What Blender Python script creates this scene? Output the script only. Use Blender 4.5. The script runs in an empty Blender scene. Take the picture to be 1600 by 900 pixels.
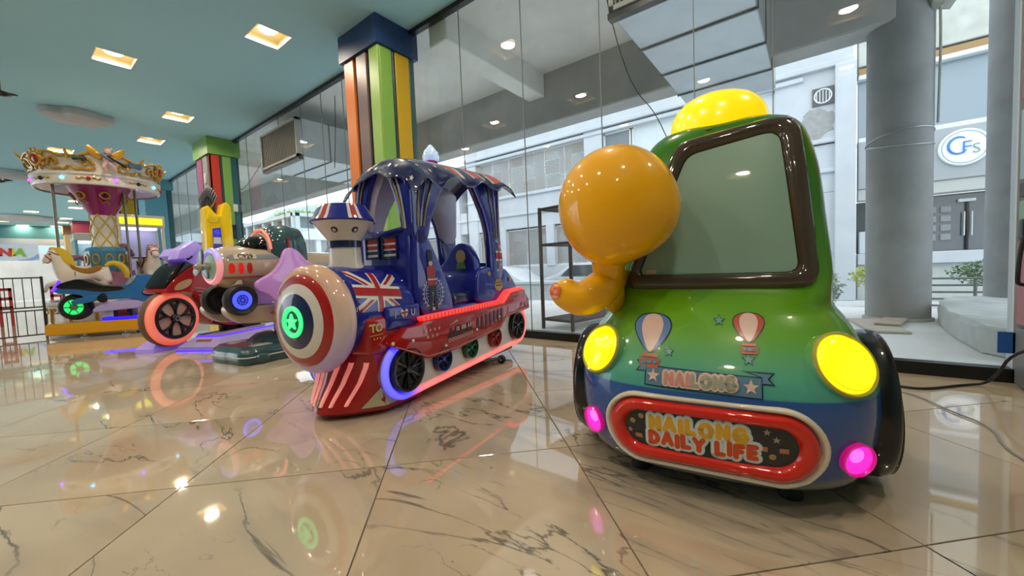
import bpy, bmesh, math, random
from math import pi, sin, cos, radians, atan2, sqrt
from mathutils import Vector, Matrix
from mathutils.bvhtree import BVHTree
from mathutils.geometry import tessellate_polygon

random.seed(7)
S = bpy.context.scene
COL = S.collection

# ------------------------------------------------------------------ camera
cam_d = bpy.data.cameras.new('camera')
cam_d.sensor_fit = 'HORIZONTAL'
cam_d.sensor_width = 36.0
cam_d.lens = 615.0 / 1600.0 * 36.0
cam_d.clip_start = 0.05
cam_d.clip_end = 300
cam = bpy.data.objects.new('camera', cam_d)
COL.objects.link(cam)
cam.matrix_world = Matrix((
    (0.605154, 0.067823, -0.793214, 0.0),
    (-0.795035, -0.000225, -0.606562, 0.0),
    (-0.041317, 0.997698, 0.053785, 0.83),
    (0, 0, 0, 1)))
S.camera = cam

# ------------------------------------------------------------------ world
W = bpy.data.worlds.new('overcast_sky')
S.world = W
W.use_nodes = True
wn = W.node_tree.nodes
wl = W.node_tree.links
bg = wn['Background']
bg.inputs['Strength'].default_value = 2.75
tc = wn.new('ShaderNodeTexCoord')
sx = wn.new('ShaderNodeSeparateXYZ')
cr = wn.new('ShaderNodeValToRGB')
wl.new(tc.outputs['Generated'], sx.inputs[0])
wl.new(sx.outputs['Z'], cr.inputs[0])
cr.color_ramp.elements[0].position = 0.0
cr.color_ramp.elements[0].color = (0.80, 0.86, 0.93, 1)
cr.color_ramp.elements[1].position = 0.6
cr.color_ramp.elements[1].color = (0.93, 0.97, 1.0, 1)
wl.new(cr.outputs[0], bg.inputs['Color'])

S.view_settings.view_transform = 'Standard'
S.view_settings.look = 'None'
S.view_settings.gamma = 1.0
S.view_settings.use_curve_mapping = False
S.view_settings.exposure = 0.0

LAMP_POWER = 29.0      # each recessed ceiling lamp, watts

# ------------------------------------------------------------------ colour and materials
def lin(c):
    if isinstance(c, str):
        c = tuple(int(c[i:i+2], 16) / 255 for i in (0, 2, 4))
    return tuple((x / 12.92 if x <= 0.04045 else ((x + 0.055) / 1.055) ** 2.4) for x in c)

def mat(name, c, rough=0.5, metal=0.0, coat=0.0, emit=None, es=0.0, noise=0.0, nscale=8.0, bump=0.0, bscale=60.0, alpha=1.0, spec=0.5):
    m = bpy.data.materials.new(name)
    m.use_nodes = True
    nt = m.node_tree
    b = nt.nodes['Principled BSDF']
    col = lin(c)
    b.inputs['Base Color'].default_value = (*col, 1)
    b.inputs['Roughness'].default_value = rough
    b.inputs['Metallic'].default_value = metal
    b.inputs['Specular IOR Level'].default_value = spec
    if coat:
        b.inputs['Coat Weight'].default_value = coat
        b.inputs['Coat Roughness'].default_value = 0.03
    if emit is not None:
        b.inputs['Emission Color'].default_value = (*lin(emit), 1)
        b.inputs['Emission Strength'].default_value = es
    if noise or bump:
        t = nt.nodes.new('ShaderNodeTexCoord')
        n = nt.nodes.new('ShaderNodeTexNoise')
        n.inputs['Scale'].default_value = nscale
        n.inputs['Detail'].default_value = 5
        nt.links.new(t.outputs['Object'], n.inputs['Vector'])
        if noise:
            mx = nt.nodes.new('ShaderNodeMix')
            mx.data_type = 'RGBA'
            mx.inputs['A'].default_value = (*[x * (1 - noise) for x in col], 1)
            mx.inputs['B'].default_value = (*[min(1, x * (1 + noise)) for x in col], 1)
            nt.links.new(n.outputs['Fac'], mx.inputs['Factor'])
            nt.links.new(mx.outputs['Result'], b.inputs['Base Color'])
        if bump:
            n2 = nt.nodes.new('ShaderNodeTexNoise')
            n2.inputs['Scale'].default_value = bscale
            nt.links.new(t.outputs['Object'], n2.inputs['Vector'])
            bp = nt.nodes.new('ShaderNodeBump')
            bp.inputs['Strength'].default_value = bump
            nt.links.new(n2.outputs['Fac'], bp.inputs['Height'])
            nt.links.new(bp.outputs[0], b.inputs['Normal'])
    return m

def gloss(name, c, **k):
    return mat(name, c, rough=k.pop('rough', 0.4), coat=k.pop('coat', 0.8), spec=k.pop('spec', 0.15), **k)

def ramp_mat(name, axis, stops, rough=0.25, coat=0.8, emit=0.0, constant=False, metal=0.0):
    """colour (or light colour) varying along an object axis; stops = [(pos, colour)]"""
    m = bpy.data.materials.new(name)
    m.use_nodes = True
    nt = m.node_tree
    b = nt.nodes['Principled BSDF']
    t = nt.nodes.new('ShaderNodeTexCoord')
    s = nt.nodes.new('ShaderNodeSeparateXYZ')
    mr = nt.nodes.new('ShaderNodeMapRange')
    r = nt.nodes.new('ShaderNodeValToRGB')
    lo, hi = stops[0][0], stops[-1][0]
    mr.inputs['From Min'].default_value = lo
    mr.inputs['From Max'].default_value = hi
    nt.links.new(t.outputs['Object'], s.inputs[0])
    nt.links.new(s.outputs['XYZ'.index(axis)], mr.inputs['Value'])
    nt.links.new(mr.outputs[0], r.inputs[0])
    if constant:
        r.color_ramp.interpolation = 'CONSTANT'
    el = r.color_ramp.elements
    while len(el) < len(stops):
        el.new(0.5)
    for e, (p, c) in zip(el, sorted(stops)):
        e.position = (p - lo) / (hi - lo)
    for e, (p, c) in zip(el, sorted(stops)):
        e.color = (*lin(c), 1)
    if emit:
        nt.links.new(r.outputs[0], b.inputs['Emission Color'])
        b.inputs['Emission Strength'].default_value = emit
        b.inputs['Base Color'].default_value = (0.5, 0.5, 0.5, 1)
    else:
        nt.links.new(r.outputs[0], b.inputs['Base Color'])
    b.inputs['Roughness'].default_value = rough
    b.inputs['Coat Weight'].default_value = coat
    b.inputs['Metallic'].default_value = metal
    b.inputs['Specular IOR Level'].default_value = 0.15
    return m

# ------------------------------------------------------------------ geometry helpers: each returns (verts, faces)
def box(x0, y0, z0, x1, y1, z1):
    v = [(x0,y0,z0),(x1,y0,z0),(x1,y1,z0),(x0,y1,z0),(x0,y0,z1),(x1,y0,z1),(x1,y1,z1),(x0,y1,z1)]
    f = [(0,3,2,1),(4,5,6,7),(0,1,5,4),(1,2,6,5),(2,3,7,6),(3,0,4,7)]
    return v, f

def from_bm(bm):
    bm.verts.ensure_lookup_table()
    bm.verts.index_update()
    v = [tuple(x.co) for x in bm.verts]
    f = [tuple(x.index for x in p.verts) for p in bm.faces]
    bm.free()
    return v, f

def bevelled(g, r=0.01, seg=2):
    bm = bmesh.new()
    vs = [bm.verts.new(p) for p in g[0]]
    for f in g[1]:
        try: bm.faces.new([vs[i] for i in f])
        except ValueError: pass
    bmesh.ops.recalc_face_normals(bm, faces=bm.faces)
    ed = [e for e in bm.edges if len(e.link_faces) == 2 and e.calc_face_angle(0) > 0.35]
    bmesh.ops.bevel(bm, geom=ed, offset=r, segments=seg, profile=0.5, affect='EDGES', clamp_overlap=True)
    return from_bm(bm)

def rbox(x0, y0, z0, x1, y1, z1, r=0.01, seg=2):
    return bevelled(box(x0, y0, z0, x1, y1, z1), r, seg)

def prism(poly, a, b, plane='xz'):
    """2D polygon extruded between a and b on the third axis"""
    def P(p, t):
        if plane == 'xz': return (p[0], t, p[1])
        if plane == 'yz': return (t, p[0], p[1])
        return (p[0], p[1], t)
    n = len(poly)
    v = [P(p, a) for p in poly] + [P(p, b) for p in poly]
    f = [(i, (i + 1) % n, n + (i + 1) % n, n + i) for i in range(n)]
    f += [tuple(range(n))[::-1], tuple(range(n, 2 * n))]
    return v, f

def smooth_poly(poly, it=2, closed=True):
    for _ in range(it):
        q = []
        n = len(poly)
        for i in range(n if closed else n - 1):
            p0, p1 = poly[i], poly[(i + 1) % n]
            q.append(tuple(a * .75 + b * .25 for a, b in zip(p0, p1)))
            q.append(tuple(a * .25 + b * .75 for a, b in zip(p0, p1)))
        if not closed:
            q = [poly[0]] + q + [poly[-1]]
        poly = q
    return poly

def puffy(poly, v0, v1, r=0.04, seg=3, it=1, plane='xz'):
    if it: poly = smooth_poly(poly, it)
    return bevelled(prism(poly, v0, v1, plane), r, seg)

def tube(path, r, n=10, closed=False, cap=True):
    path = [Vector(p) for p in path]
    m = len(path)
    rr = r if isinstance(r, (list, tuple)) else [r] * m
    v, f = [], []
    up = None
    for i, p in enumerate(path):
        a = path[i - 1] if (i > 0 or closed) else p
        b = path[(i + 1) % m] if (i < m - 1 or closed) else p
        t = (b - a).normalized()
        if up is None:
            up = Vector((0, 0, 1)) if abs(t.z) < 0.9 else Vector((1, 0, 0))
        x = t.cross(up)
        if x.length < 1e-4: x = t.cross(Vector((0, 1, 0)))
        x.normalize()
        y = x.cross(t).normalized()
        up = y
        for k in range(n):
            an = 2 * pi * k / n
            v.append(tuple(p + rr[i] * (cos(an) * x + sin(an) * y)))
    for i in range(m if closed else m - 1):
        for k in range(n):
            j = (i + 1) % m
            f.append((i*n + k, i*n + (k+1) % n, j*n + (k+1) % n, j*n + k))
    if cap and not closed:
        f.append(tuple(range(n)))
        f.append(tuple(range((m-1)*n, m*n))[::-1])
    return v, f

def lathe(prof, n=32, axis='z', c=(0,0,0), a0=0.0, a1=2*pi, sx=1.0, sy=1.0):
    """prof = [(r, h)] revolved about an axis through c"""
    full = abs(a1 - a0 - 2*pi) < 1e-6
    cols = n if full else n + 1
    v, f = [], []
    for (r, h) in prof:
        for k in range(cols):
            a = a0 + (a1 - a0) * k / n
            x, y = r * cos(a) * sx, r * sin(a) * sy
            p = (x, y, h) if axis == 'z' else ((h, x, y) if axis == 'x' else (x, h, y))
            v.append((p[0] + c[0], p[1] + c[1], p[2] + c[2]))
    for i in range(len(prof) - 1):
        for k in range(n):
            k2 = (k + 1) % cols
            f.append((i*cols + k, i*cols + k2, (i+1)*cols + k2, (i+1)*cols + k))
    return v, f

def ellipsoid(c, r, nu=24, nv=16):
    prof = [(max(1e-4, sin(pi * i / nv)), -cos(pi * i / nv)) for i in range(nv + 1)]
    v, f = lathe(prof, nu)
    return [(c[0] + p[0]*r[0], c[1] + p[1]*r[1], c[2] + p[2]*r[2]) for p in v], f

def torus(R, r, n=40, m=12, axis='z', c=(0,0,0)):
    prof = [(R + r * cos(2*pi*i/m), r * sin(2*pi*i/m)) for i in range(m + 1)]
    return lathe(prof, n, axis, c)

def loft(secs, closed=True, cap=True):
    n = len(secs[0])
    v = [tuple(p) for s in secs for p in s]
    f = []
    for i in range(len(secs) - 1):
        for k in range(n if closed else n - 1):
            f.append((i*n + k, i*n + (k+1) % n, (i+1)*n + (k+1) % n, (i+1)*n + k))
    if cap:
        f.append(tuple(range(n))[::-1])
        f.append(tuple(range((len(secs)-1)*n, len(secs)*n)))
    return v, f

def superell(cx, cy, rx, ry, z, n=48, e=2.6):
    out = []
    for k in range(n):
        a = 2 * pi * k / n
        c, s = cos(a), sin(a)
        out.append((cx + rx * math.copysign(abs(c) ** (2/e), c), cy + ry * math.copysign(abs(s) ** (2/e), s), z))
    return out

def xf(g, M):
    return [tuple(M @ Vector(p)) for p in g[0]], g[1]

def aim(c, nrm, roll=0.0):
    """matrix whose local +Z points along nrm at c"""
    q = Vector(nrm).to_track_quat('Z', 'Y')
    return Matrix.Translation(c) @ q.to_matrix().to_4x4() @ Matrix.Rotation(roll, 4, 'Z')

def rot2(pts, a, c=(0, 0)):
    return [(c[0] + (x-c[0])*cos(a) - (y-c[1])*sin(a), c[1] + (x-c[0])*sin(a) + (y-c[1])*cos(a)) for x, y in pts]

def star(c, r, n=5, k=0.42, a=pi/2):
    return [(c[0] + (r if i % 2 == 0 else r*k) * cos(a + i*pi/n), c[1] + (r if i % 2 == 0 else r*k) * sin(a + i*pi/n)) for i in range(2*n)]

def circ(c, r, n=20, ry=None):
    ry = r if ry is None else ry
    return [(c[0] + r*cos(2*pi*i/n), c[1] + ry*sin(2*pi*i/n)) for i in range(n)]

def ring2(c, r0, r1, n=28):
    """annulus as quads"""
    out = []
    for i in range(n):
        a, b = 2*pi*i/n, 2*pi*(i+1)/n
        out.append([(c[0]+r0*cos(a), c[1]+r0*sin(a)), (c[0]+r1*cos(a), c[1]+r1*sin(a)), (c[0]+r1*cos(b), c[1]+r1*sin(b)), (c[0]+r0*cos(b), c[1]+r0*sin(b))])
    return out

def stroke(pts, w):
    """polyline as a list of quads"""
    out = []
    for (x0, y0), (x1, y1) in zip(pts[:-1], pts[1:]):
        d = math.hypot(x1-x0, y1-y0) or 1
        nx, ny = -(y1-y0)/d*w/2, (x1-x0)/d*w/2
        ex, ey = (x1-x0)/d*w/2, (y1-y0)/d*w/2
        out.append([(x0-ex+nx, y0-ey+ny), (x0-ex-nx, y0-ey-ny), (x1+ex-nx, y1+ey-ny), (x1+ex+nx, y1+ey+ny)])
    return out

class MB:
    def __init__(s): s.v, s.f, s.m = [], [], []
    def add(s, g, mi=0, M=None):
        o = len(s.v)
        vv = g[0] if M is None else [tuple(M @ Vector(p)) for p in g[0]]
        s.v += vv
        s.f += [tuple(i + o for i in f) for f in g[1]]
        s.m += [mi] * len(g[1])
        return s

def link(name, me, parent=None, **k):
    o = bpy.data.objects.new(name, me)
    COL.objects.link(o)
    if parent is not None: o.parent = parent
    for a, b in k.items():
        o[a] = b
    return o

def build(name, g, mats, parent=None, smooth=35, fix=True, **k):
    if isinstance(g, MB): v, f, m = g.v, g.f, g.m
    elif isinstance(g, list):
        mb = MB()
        for x in g: mb.add(x)
        v, f, m = mb.v, mb.f, mb.m
    else: v, f, m = g[0], g[1], None
    me = bpy.data.meshes.new(name)
    me.from_pydata(v, [], f)
    if not isinstance(mats, (list, tuple)): mats = [mats]
    for x in mats: me.materials.append(x)
    if m and len(mats) > 1: me.polygons.foreach_set('material_index', m)
    if fix:
        bm = bmesh.new(); bm.from_mesh(me)
        bmesh.ops.recalc_face_normals(bm, faces=bm.faces)
        bm.to_mesh(me); bm.free()
    if smooth:
        me.polygons.foreach_set('use_smooth', [True] * len(me.polygons))
        me.set_sharp_from_angle(angle=radians(smooth))
    me.update()
    return link(name, me, parent, **k)

def thing(name, loc, ang, label, cat, group=None):
    o = link(name, None, None, label=label, category=cat)
    o.location = loc
    o.rotation_euler = (0, 0, radians(ang))
    o.empty_display_size = 0.2
    if group: o['group'] = group
    return o

def tag(o, label, cat, group=None):
    o['label'] = label; o['category'] = cat
    if group: o['group'] = group
    return o

def struct(o):
    o['kind'] = 'structure'
    return o

def copy_tree(o, parent=None):
    c = o.copy(); COL.objects.link(c); c.parent = parent
    for ch in list(o.children): copy_tree(ch, c)
    return c

def bvh(*objs):
    v, f = [], []
    for o in objs:
        k = len(v)
        v += [tuple(x.co) for x in o.data.vertices]
        f += [tuple(i + k for i in p.vertices) for p in o.data.polygons]
    return BVHTree.FromPolygons(v, f)

def flat_polys(polys):
    v, f = [], []
    for p in polys:
        k = len(v)
        v += [(x, y) for x, y in p]
        if len(p) <= 4: f.append(tuple(range(k, k + len(p))))
        else:
            for t in tessellate_polygon([[Vector((x, y, 0)) for x, y in p]]):
                f.append(tuple(k + i for i in t))
    return v, f

FONT_CACHE = {}
def text_polys(s, size=1.0, offset=0.0, spacing=1.0):
    cu = bpy.data.curves.new('lettering', 'FONT')
    cu.body = s; cu.size = size; cu.offset = offset; cu.space_character = spacing
    cu.align_x = 'CENTER'; cu.align_y = 'CENTER'; cu.resolution_u = 3
    cu.fill_mode = 'FRONT'
    o = bpy.data.objects.new('lettering', cu)
    COL.objects.link(o)
    dg = bpy.context.evaluated_depsgraph_get()
    me = bpy.data.meshes.new_from_object(o.evaluated_get(dg))
    v = [(x.co.x, x.co.y) for x in me.vertices]
    f = [tuple(p.vertices) for p in me.polygons]
    bpy.data.objects.remove(o); bpy.data.curves.remove(cu); bpy.data.meshes.remove(me)
    return v, f

def decal(name, vf, m, parent, tree, off=0.002, maxlen=0.05, origin=None, **k):
    """lay flat print (2D verts/faces in u,z) on the near side of a body by casting along +v"""
    bm = bmesh.new()
    vs = [bm.verts.new((x, y, 0)) for x, y in vf[0]]
    for f in vf[1]:
        try: bm.faces.new([vs[i] for i in f])
        except ValueError: pass
    for _ in range(6):
        ed = [e for e in bm.edges if e.calc_length() > maxlen]
        if not ed: break
        bmesh.ops.subdivide_edges(bm, edges=ed, cuts=1, use_grid_fill=True)
    bmesh.ops.triangulate(bm, faces=bm.faces)
    bm.verts.index_update()
    cast = origin or (lambda a, b: (Vector((a, -3, b)), Vector((0, 1, 0))))
    last = Vector((0, 0, 0)); lastn = Vector((0, -1, 0))
    for v in bm.verts:
        o, d = cast(v.co.x, v.co.y)
        h, n, i, dist = tree.ray_cast(o, d)
        if h is None:
            h = o + d * ((last - o).dot(d)); n = lastn
        if n.dot(d) > 0: n = -n
        last, lastn = h, n
        v.co = h - d * off * 0.6 + n * off * 0.6
    g = from_bm(bm)
    return build(name, g, m, parent, smooth=60, fix=False, **k)

def jack(c, w, h, shear=0.0, a=0.0):
    """union flag as layered polygon lists (white, red) in unit space 60x30"""
    def T(pts):
        q = [(c[0] + (x/60.0 - .5) * w + (y/30.0 - .5) * shear, c[1] + (y/30.0 - .5) * h) for x, y in pts]
        return rot2(q, a, c)
    wh = [T([(0,0),(0,3.4),(25,15.9),(60,33-3),(60,26.6),(35,14.1),(6.7,0)][:7]),]
    wh = [T(p) for p in ([(0,0),(6.7,0),(60,26.6),(60,30),(53.3,30),(0,3.4)], [(60,0),(60,3.4),(6.7,30),(0,30),(0,26.6),(53.3,0)], [(25,0),(35,0),(35,30),(25,30)], [(0,10),(60,10),(60,20),(0,20)])]
    rd = [T(p) for p in ([(27,0),(33,0),(33,30),(27,30)], [(0,12),(60,12),(60,18),(0,18)], [(0,0),(4.5,0),(22,9),(17.5,9)][:4], [(60,30),(55.5,30),(38,21),(42.5,21)], [(0,30),(0,27.8),(15.6,20),(20,20)], [(60,0),(60,2.2),(44.4,10),(40,10)])]
    return wh, rd

def skin(name, pts, edges, radii, m, parent, sub=2, loc=None, root=0, **k):
    me = bpy.data.meshes.new(name)
    me.from_pydata(pts, edges, [])
    o = bpy.data.objects.new(name, me)
    COL.objects.link(o)
    md = o.modifiers.new('s', 'SKIN')
    md.use_smooth_shade = True
    for i, r in enumerate(radii):
        rr = r if isinstance(r, tuple) else (r, r)
        me.skin_vertices[0].data[i].radius = rr
        me.skin_vertices[0].data[i].use_root = (i == root)
    s = o.modifiers.new('b', 'SUBSURF'); s.levels = sub; s.render_levels = sub
    dg = bpy.context.evaluated_depsgraph_get()
    m2 = bpy.data.meshes.new_from_object(o.evaluated_get(dg))
    bpy.data.objects.remove(o); bpy.data.meshes.remove(me)
    m2.name = name
    m2.materials.clear(); m2.materials.append(m)
    m2.polygons.foreach_set('use_smooth', [True] * len(m2.polygons))
    return link(name, m2, parent, **k)
# ================================================================== SETTING
def marble():
    m = bpy.data.materials.new('marble_tile')
    m.use_nodes = True
    nt = m.node_tree; L = nt.links; N = nt.nodes
    b = N['Principled BSDF']
    geo = N.new('ShaderNodeNewGeometry')
    oi = N.new('ShaderNodeObjectInfo')
    mul = N.new('ShaderNodeMath'); mul.operation = 'MULTIPLY'; mul.inputs[1].default_value = 40.0
    L.new(oi.outputs['Random'], mul.inputs[0])
    add = N.new('ShaderNodeVectorMath'); add.operation = 'ADD'
    comb = N.new('ShaderNodeCombineXYZ')
    L.new(mul.outputs[0], comb.inputs['Z'])
    L.new(mul.outputs[0], comb.inputs['X'])
    L.new(geo.outputs['Position'], add.inputs[0]); L.new(comb.outputs[0], add.inputs[1])
    mp = N.new('ShaderNodeMapping')
    mp.inputs['Rotation'].default_value = (0, 0, radians(14))
    mp.inputs['Scale'].default_value = (1.45, 0.50, 1.0)
    L.new(add.outputs[0], mp.inputs['Vector'])
    def vein(scale, width, dist, soft):
        n = N.new('ShaderNodeTexNoise'); n.inputs['Scale'].default_value = scale
        n.inputs['Detail'].default_value = 8; n.inputs['Roughness'].default_value = 0.53
        n.inputs['Distortion'].default_value = dist
        L.new(mp.outputs[0], n.inputs['Vector'])
        s = N.new('ShaderNodeMath'); s.operation = 'SUBTRACT'; s.inputs[1].default_value = 0.5
        a = N.new('ShaderNodeMath'); a.operation = 'ABSOLUTE'
        r = N.new('ShaderNodeMapRange'); r.inputs['From Min'].default_value = 0.0; r.inputs['From Max'].default_value = width
        r.inputs['To Min'].default_value = 1.0; r.inputs['To Max'].default_value = 0.0
        r.interpolation_type = 'SMOOTHSTEP' if soft else 'LINEAR'
        L.new(n.outputs['Fac'], s.inputs[0]); L.new(s.outputs[0], a.inputs[0]); L.new(a.outputs[0], r.inputs['Value'])
        return r.outputs[0]
    def mask(scale, lo, hi):
        n = N.new('ShaderNodeTexNoise'); n.inputs['Scale'].default_value = scale; n.inputs['Detail'].default_value = 3
        L.new(add.outputs[0], n.inputs['Vector'])
        r = N.new('ShaderNodeMapRange'); r.inputs['From Min'].default_value = lo; r.inputs['From Max'].default_value = hi
        L.new(n.outputs['Fac'], r.inputs['Value'])
        return r.outputs[0]
    def mulf(a, c):
        x = N.new('ShaderNodeMath'); x.operation = 'MULTIPLY'
        L.new(a, x.inputs[0])
        if isinstance(c, float): x.inputs[1].default_value = c
        else: L.new(c, x.inputs[1])
        return x.outputs[0]
    def mixc(a, bcol, fac):
        x = N.new('ShaderNodeMix'); x.data_type = 'RGBA'
        if isinstance(a, tuple): x.inputs['A'].default_value = (*a, 1)
        else: L.new(a, x.inputs['A'])
        x.inputs['B'].default_value = (*bcol, 1)
        L.new(fac, x.inputs['Factor'])
        return x.outputs['Result']
    c = mixc(lin('c6b49b'), lin('b4a187'), mask(1.3, 0.35, 0.7))
    c = mixc(c, lin('9f9588'), mulf(mulf(vein(1.0, 0.07, 1.0, True), mask(0.9, 0.43, 0.62)), 0.5))
    c = mixc(c, lin('57534b'), mulf(mulf(vein(1.0, 0.009, 1.0, True), mask(1.6, 0.43, 0.56)), 0.85))
    c = mixc(c, lin('6f6a60'), mulf(mulf(vein(1.9, 0.007, 1.0, True), mask(1.5, 0.54, 0.62)), 0.7))
    L.new(c, b.inputs['Base Color'])
    b.inputs['Roughness'].default_value = 0.035
    b.inputs['Specular IOR Level'].default_value = 1.0
    b.inputs['IOR'].default_value = 1.68
    return m

M_TILE = marble()
M_GROUT = mat('grout', '6d6558', rough=0.8)
M_CEIL = mat('teal_ceiling_paint', '9ccbd6', rough=0.8, noise=0.05, nscale=0.6)
M_TEALW = mat('teal_wall_paint', '8fb3b5', rough=0.75, noise=0.06, nscale=1.0)
M_BLACK = mat('black_metal', '0d0d0e', rough=0.35)
M_BLK2 = mat('black_rubber', '131313', rough=0.55)
M_CONC = mat('soffit_concrete', 'ecece8', rough=0.9, noise=0.18, nscale=1.6, bump=0.15, bscale=14)
M_CONCD = mat('grey_concrete', 'aaabaa', rough=0.85, noise=0.22, nscale=2.2, bump=0.2, bscale=18)
M_COLM = mat('column_concrete', '8d9092', rough=0.7, noise=0.35, nscale=2.6, bump=0.2, bscale=20)
M_PAVE = mat('pale_paving', 'd3d6d8', rough=0.7, noise=0.22, nscale=1.4, bump=0.2, bscale=25)
M_WHITEW = mat('white_render', 'bcc2c9', rough=0.85, noise=0.14, nscale=1.6, bump=0.1, bscale=30)
M_STEEL = mat('galvanised_steel', 'b9c0c4', rough=0.32, metal=0.75, noise=0.15, nscale=3)
M_CREAM = mat('cream_paint', 'e8dcc0', rough=0.6)
M_GREYP = mat('grey_paint', '8a8d8f', rough=0.5)

def mix_glass():
    m = bpy.data.materials.new('window_glass')
    m.use_nodes = True
    nt = m.node_tree; L = nt.links; N = nt.nodes
    N.remove(N['Principled BSDF'])
    out = N['Material Output']
    tr = N.new('ShaderNodeBsdfTransparent'); tr.inputs['Color'].default_value = (0.93, 0.955, 0.955, 1)
    gl = N.new('ShaderNodeBsdfGlossy'); gl.inputs['Roughness'].default_value = 0.0
    df = N.new('ShaderNodeBsdfDiffuse'); df.inputs['Color'].default_value = (0.7, 0.72, 0.72, 1)
    fr = N.new('ShaderNodeFresnel'); fr.inputs['IOR'].default_value = 1.5
    m1 = N.new('ShaderNodeMixShader'); m2 = N.new('ShaderNodeMixShader')
    n = N.new('ShaderNodeTexNoise'); n.inputs['Scale'].default_value = 2.5; n.inputs['Detail'].default_value = 6
    tc = N.new('ShaderNodeTexCoord'); L.new(tc.outputs['Object'], n.inputs['Vector'])
    mr = N.new('ShaderNodeMapRange'); mr.inputs['From Min'].default_value = 0.45; mr.inputs['From Max'].default_value = 0.75
    mr.inputs['To Min'].default_value = 0.01; mr.inputs['To Max'].default_value = 0.06
    L.new(n.outputs['Fac'], mr.inputs['Value'])
    L.new(mr.outputs[0], m1.inputs['Fac']); L.new(tr.outputs[0], m1.inputs[1]); L.new(df.outputs[0], m1.inputs[2])
    gm = N.new('ShaderNodeNewGeometry'); inv = N.new('ShaderNodeMath'); inv.operation = 'SUBTRACT'; inv.inputs[0].default_value = 1.0
    L.new(gm.outputs['Backfacing'], inv.inputs[1]); mlt = N.new('ShaderNodeMath'); mlt.operation = 'MULTIPLY'
    L.new(inv.outputs[0], mlt.inputs[0]); L.new(fr.outputs[0], mlt.inputs[1])
    L.new(mlt.outputs[0], m2.inputs['Fac']); L.new(m1.outputs[0], m2.inputs[1]); L.new(gl.outputs[0], m2.inputs[2])
    L.new(m2.outputs[0], out.inputs['Surface'])
    return m
M_GLASS = mix_glass()

GX = 3.72          # plane of the glass wall
CZ = 4.15          # ceiling height

# ---- floor with separately laid marble tiles (diagonal grid)
floor = struct(build('floor', box(-7.0, -4.0, -0.14, 3.74, 36.0, -0.006), M_GROUT, smooth=0))
TS = 0.803
def tile_geo(gap=0.0025):
    a = TS/2 - gap
    return bevelled(box(-a, -a, -0.010, a, a, 0.0), 0.0012, 1)
tg = tile_geo()
tile_me = None
U2 = Vector((cos(pi/4), sin(pi/4))); V2 = Vector((-sin(pi/4), cos(pi/4)))
rest = MB()
fw = Vector((0.793, 0.607)).normalized()
for i in range(-12, 36):
    for j in range(-14, 32):
        c = U2 * (0.905 + TS * (i + .5)) + V2 * (0.345 + TS * (j + .5))
        if not (-7.4 < c.x < 3.9 and -4.4 < c.y < 36): continue
        if c.x > 3.72 - 0.2 and c.y > 0: pass
        d = c.length
        ang = math.degrees(math.acos(max(-1, min(1, c.normalized().dot(fw))))) if d > .01 else 0
        if d < 8.4 and (ang < 62 or d < 1.3) and c.x < 3.95 and c.dot(fw) > -0.2 and c.x + 0.55 < 4.3:
            if tile_me is None:
                o = build('tile', tg, M_TILE, floor, smooth=0)
                tile_me = o.data
            else:
                o = link('tile', tile_me, floor)
            o.location = (c.x, c.y, 0)
            o.rotation_euler = (0, 0, pi/4)
        else:
            a = TS/2 - 0.0025
            k = [c + U2*sx*a + V2*sy*a for sx, sy in ((-1,-1),(1,-1),(1,1),(-1,1))]
            if min(q.x for q in k) > 3.7: continue
            k = [Vector((min(q.x, 3.74), q.y)) for q in k]
            rest.add(([(q.x, q.y, -0.0005) for q in k], [(0,1,2,3)]))
build('tile', rest, M_TILE, floor, smooth=0, kind='stuff')

# ---- ceiling lamps positions (x, y, label, group)
LW, LD = 0.44, 0.47
LIGHTS = [
 (2.52, 6.00, 'square recessed ceiling light nearest the navy-capped pillar, in front of it', None),
 (1.29, 8.22, 'square recessed ceiling light, the wide one at upper left above the carousel', None),
 (2.48, 10.26, 'square recessed ceiling light just left of the green-capped pillar', None),
 (2.45, 12.41, 'small square recessed ceiling light low beside the right end of the carousel crown', None),
 (1.19, 14.72, 'recessed ceiling light half hidden behind the top of the carousel crown', None),
]
UNSEEN = [(2.45, 3.70), (2.45, 1.40), (0.06, 3.70), (0.13, 5.9), (0.0, -0.4), (-0.97, 1.64), (-0.85, 7.8), (-2.2, 3.7), (-2.2, -0.5), (-2.3, 6.0), (2.45, -1.6)]
FAR_WORDS = ['behind the crown rim at its left', 'just right of the magenta cone', 'between the left pole and the cone, nearer', 'right of the magenta cone, lower',
 'left of the lattice column, higher', 'midway between left edge and left pole', 'left of the lattice column, lower', 'at the left edge, upper of two',
 'left of the lattice column, third down', 'at the left edge, lower of two', 'above the street banner', 'nearest the maroon-capped far pillar']
FAR = [(1.17, 18.9), (2.4, 16.8), (2.3, 21.0), (2.17, 23.3), (2.32, 25.3), (1.17, 27.5), (2.34, 29.6), (0.40, 29.9), (2.36, 31.6), (0.42, 32.2), (1.09, 33.8), (2.28, 33.7)]
for x, y in UNSEEN:
    LIGHTS.append((x, y, 'recessed ceiling light above the frame, seen only mirrored in glass and gloss', 'recessed lights out of frame'))
for (x, y), wds in zip(FAR, FAR_WORDS):
    LIGHTS.append((x, y, 'small distant ceiling light ' + wds, 'distant recessed lights'))

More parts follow.
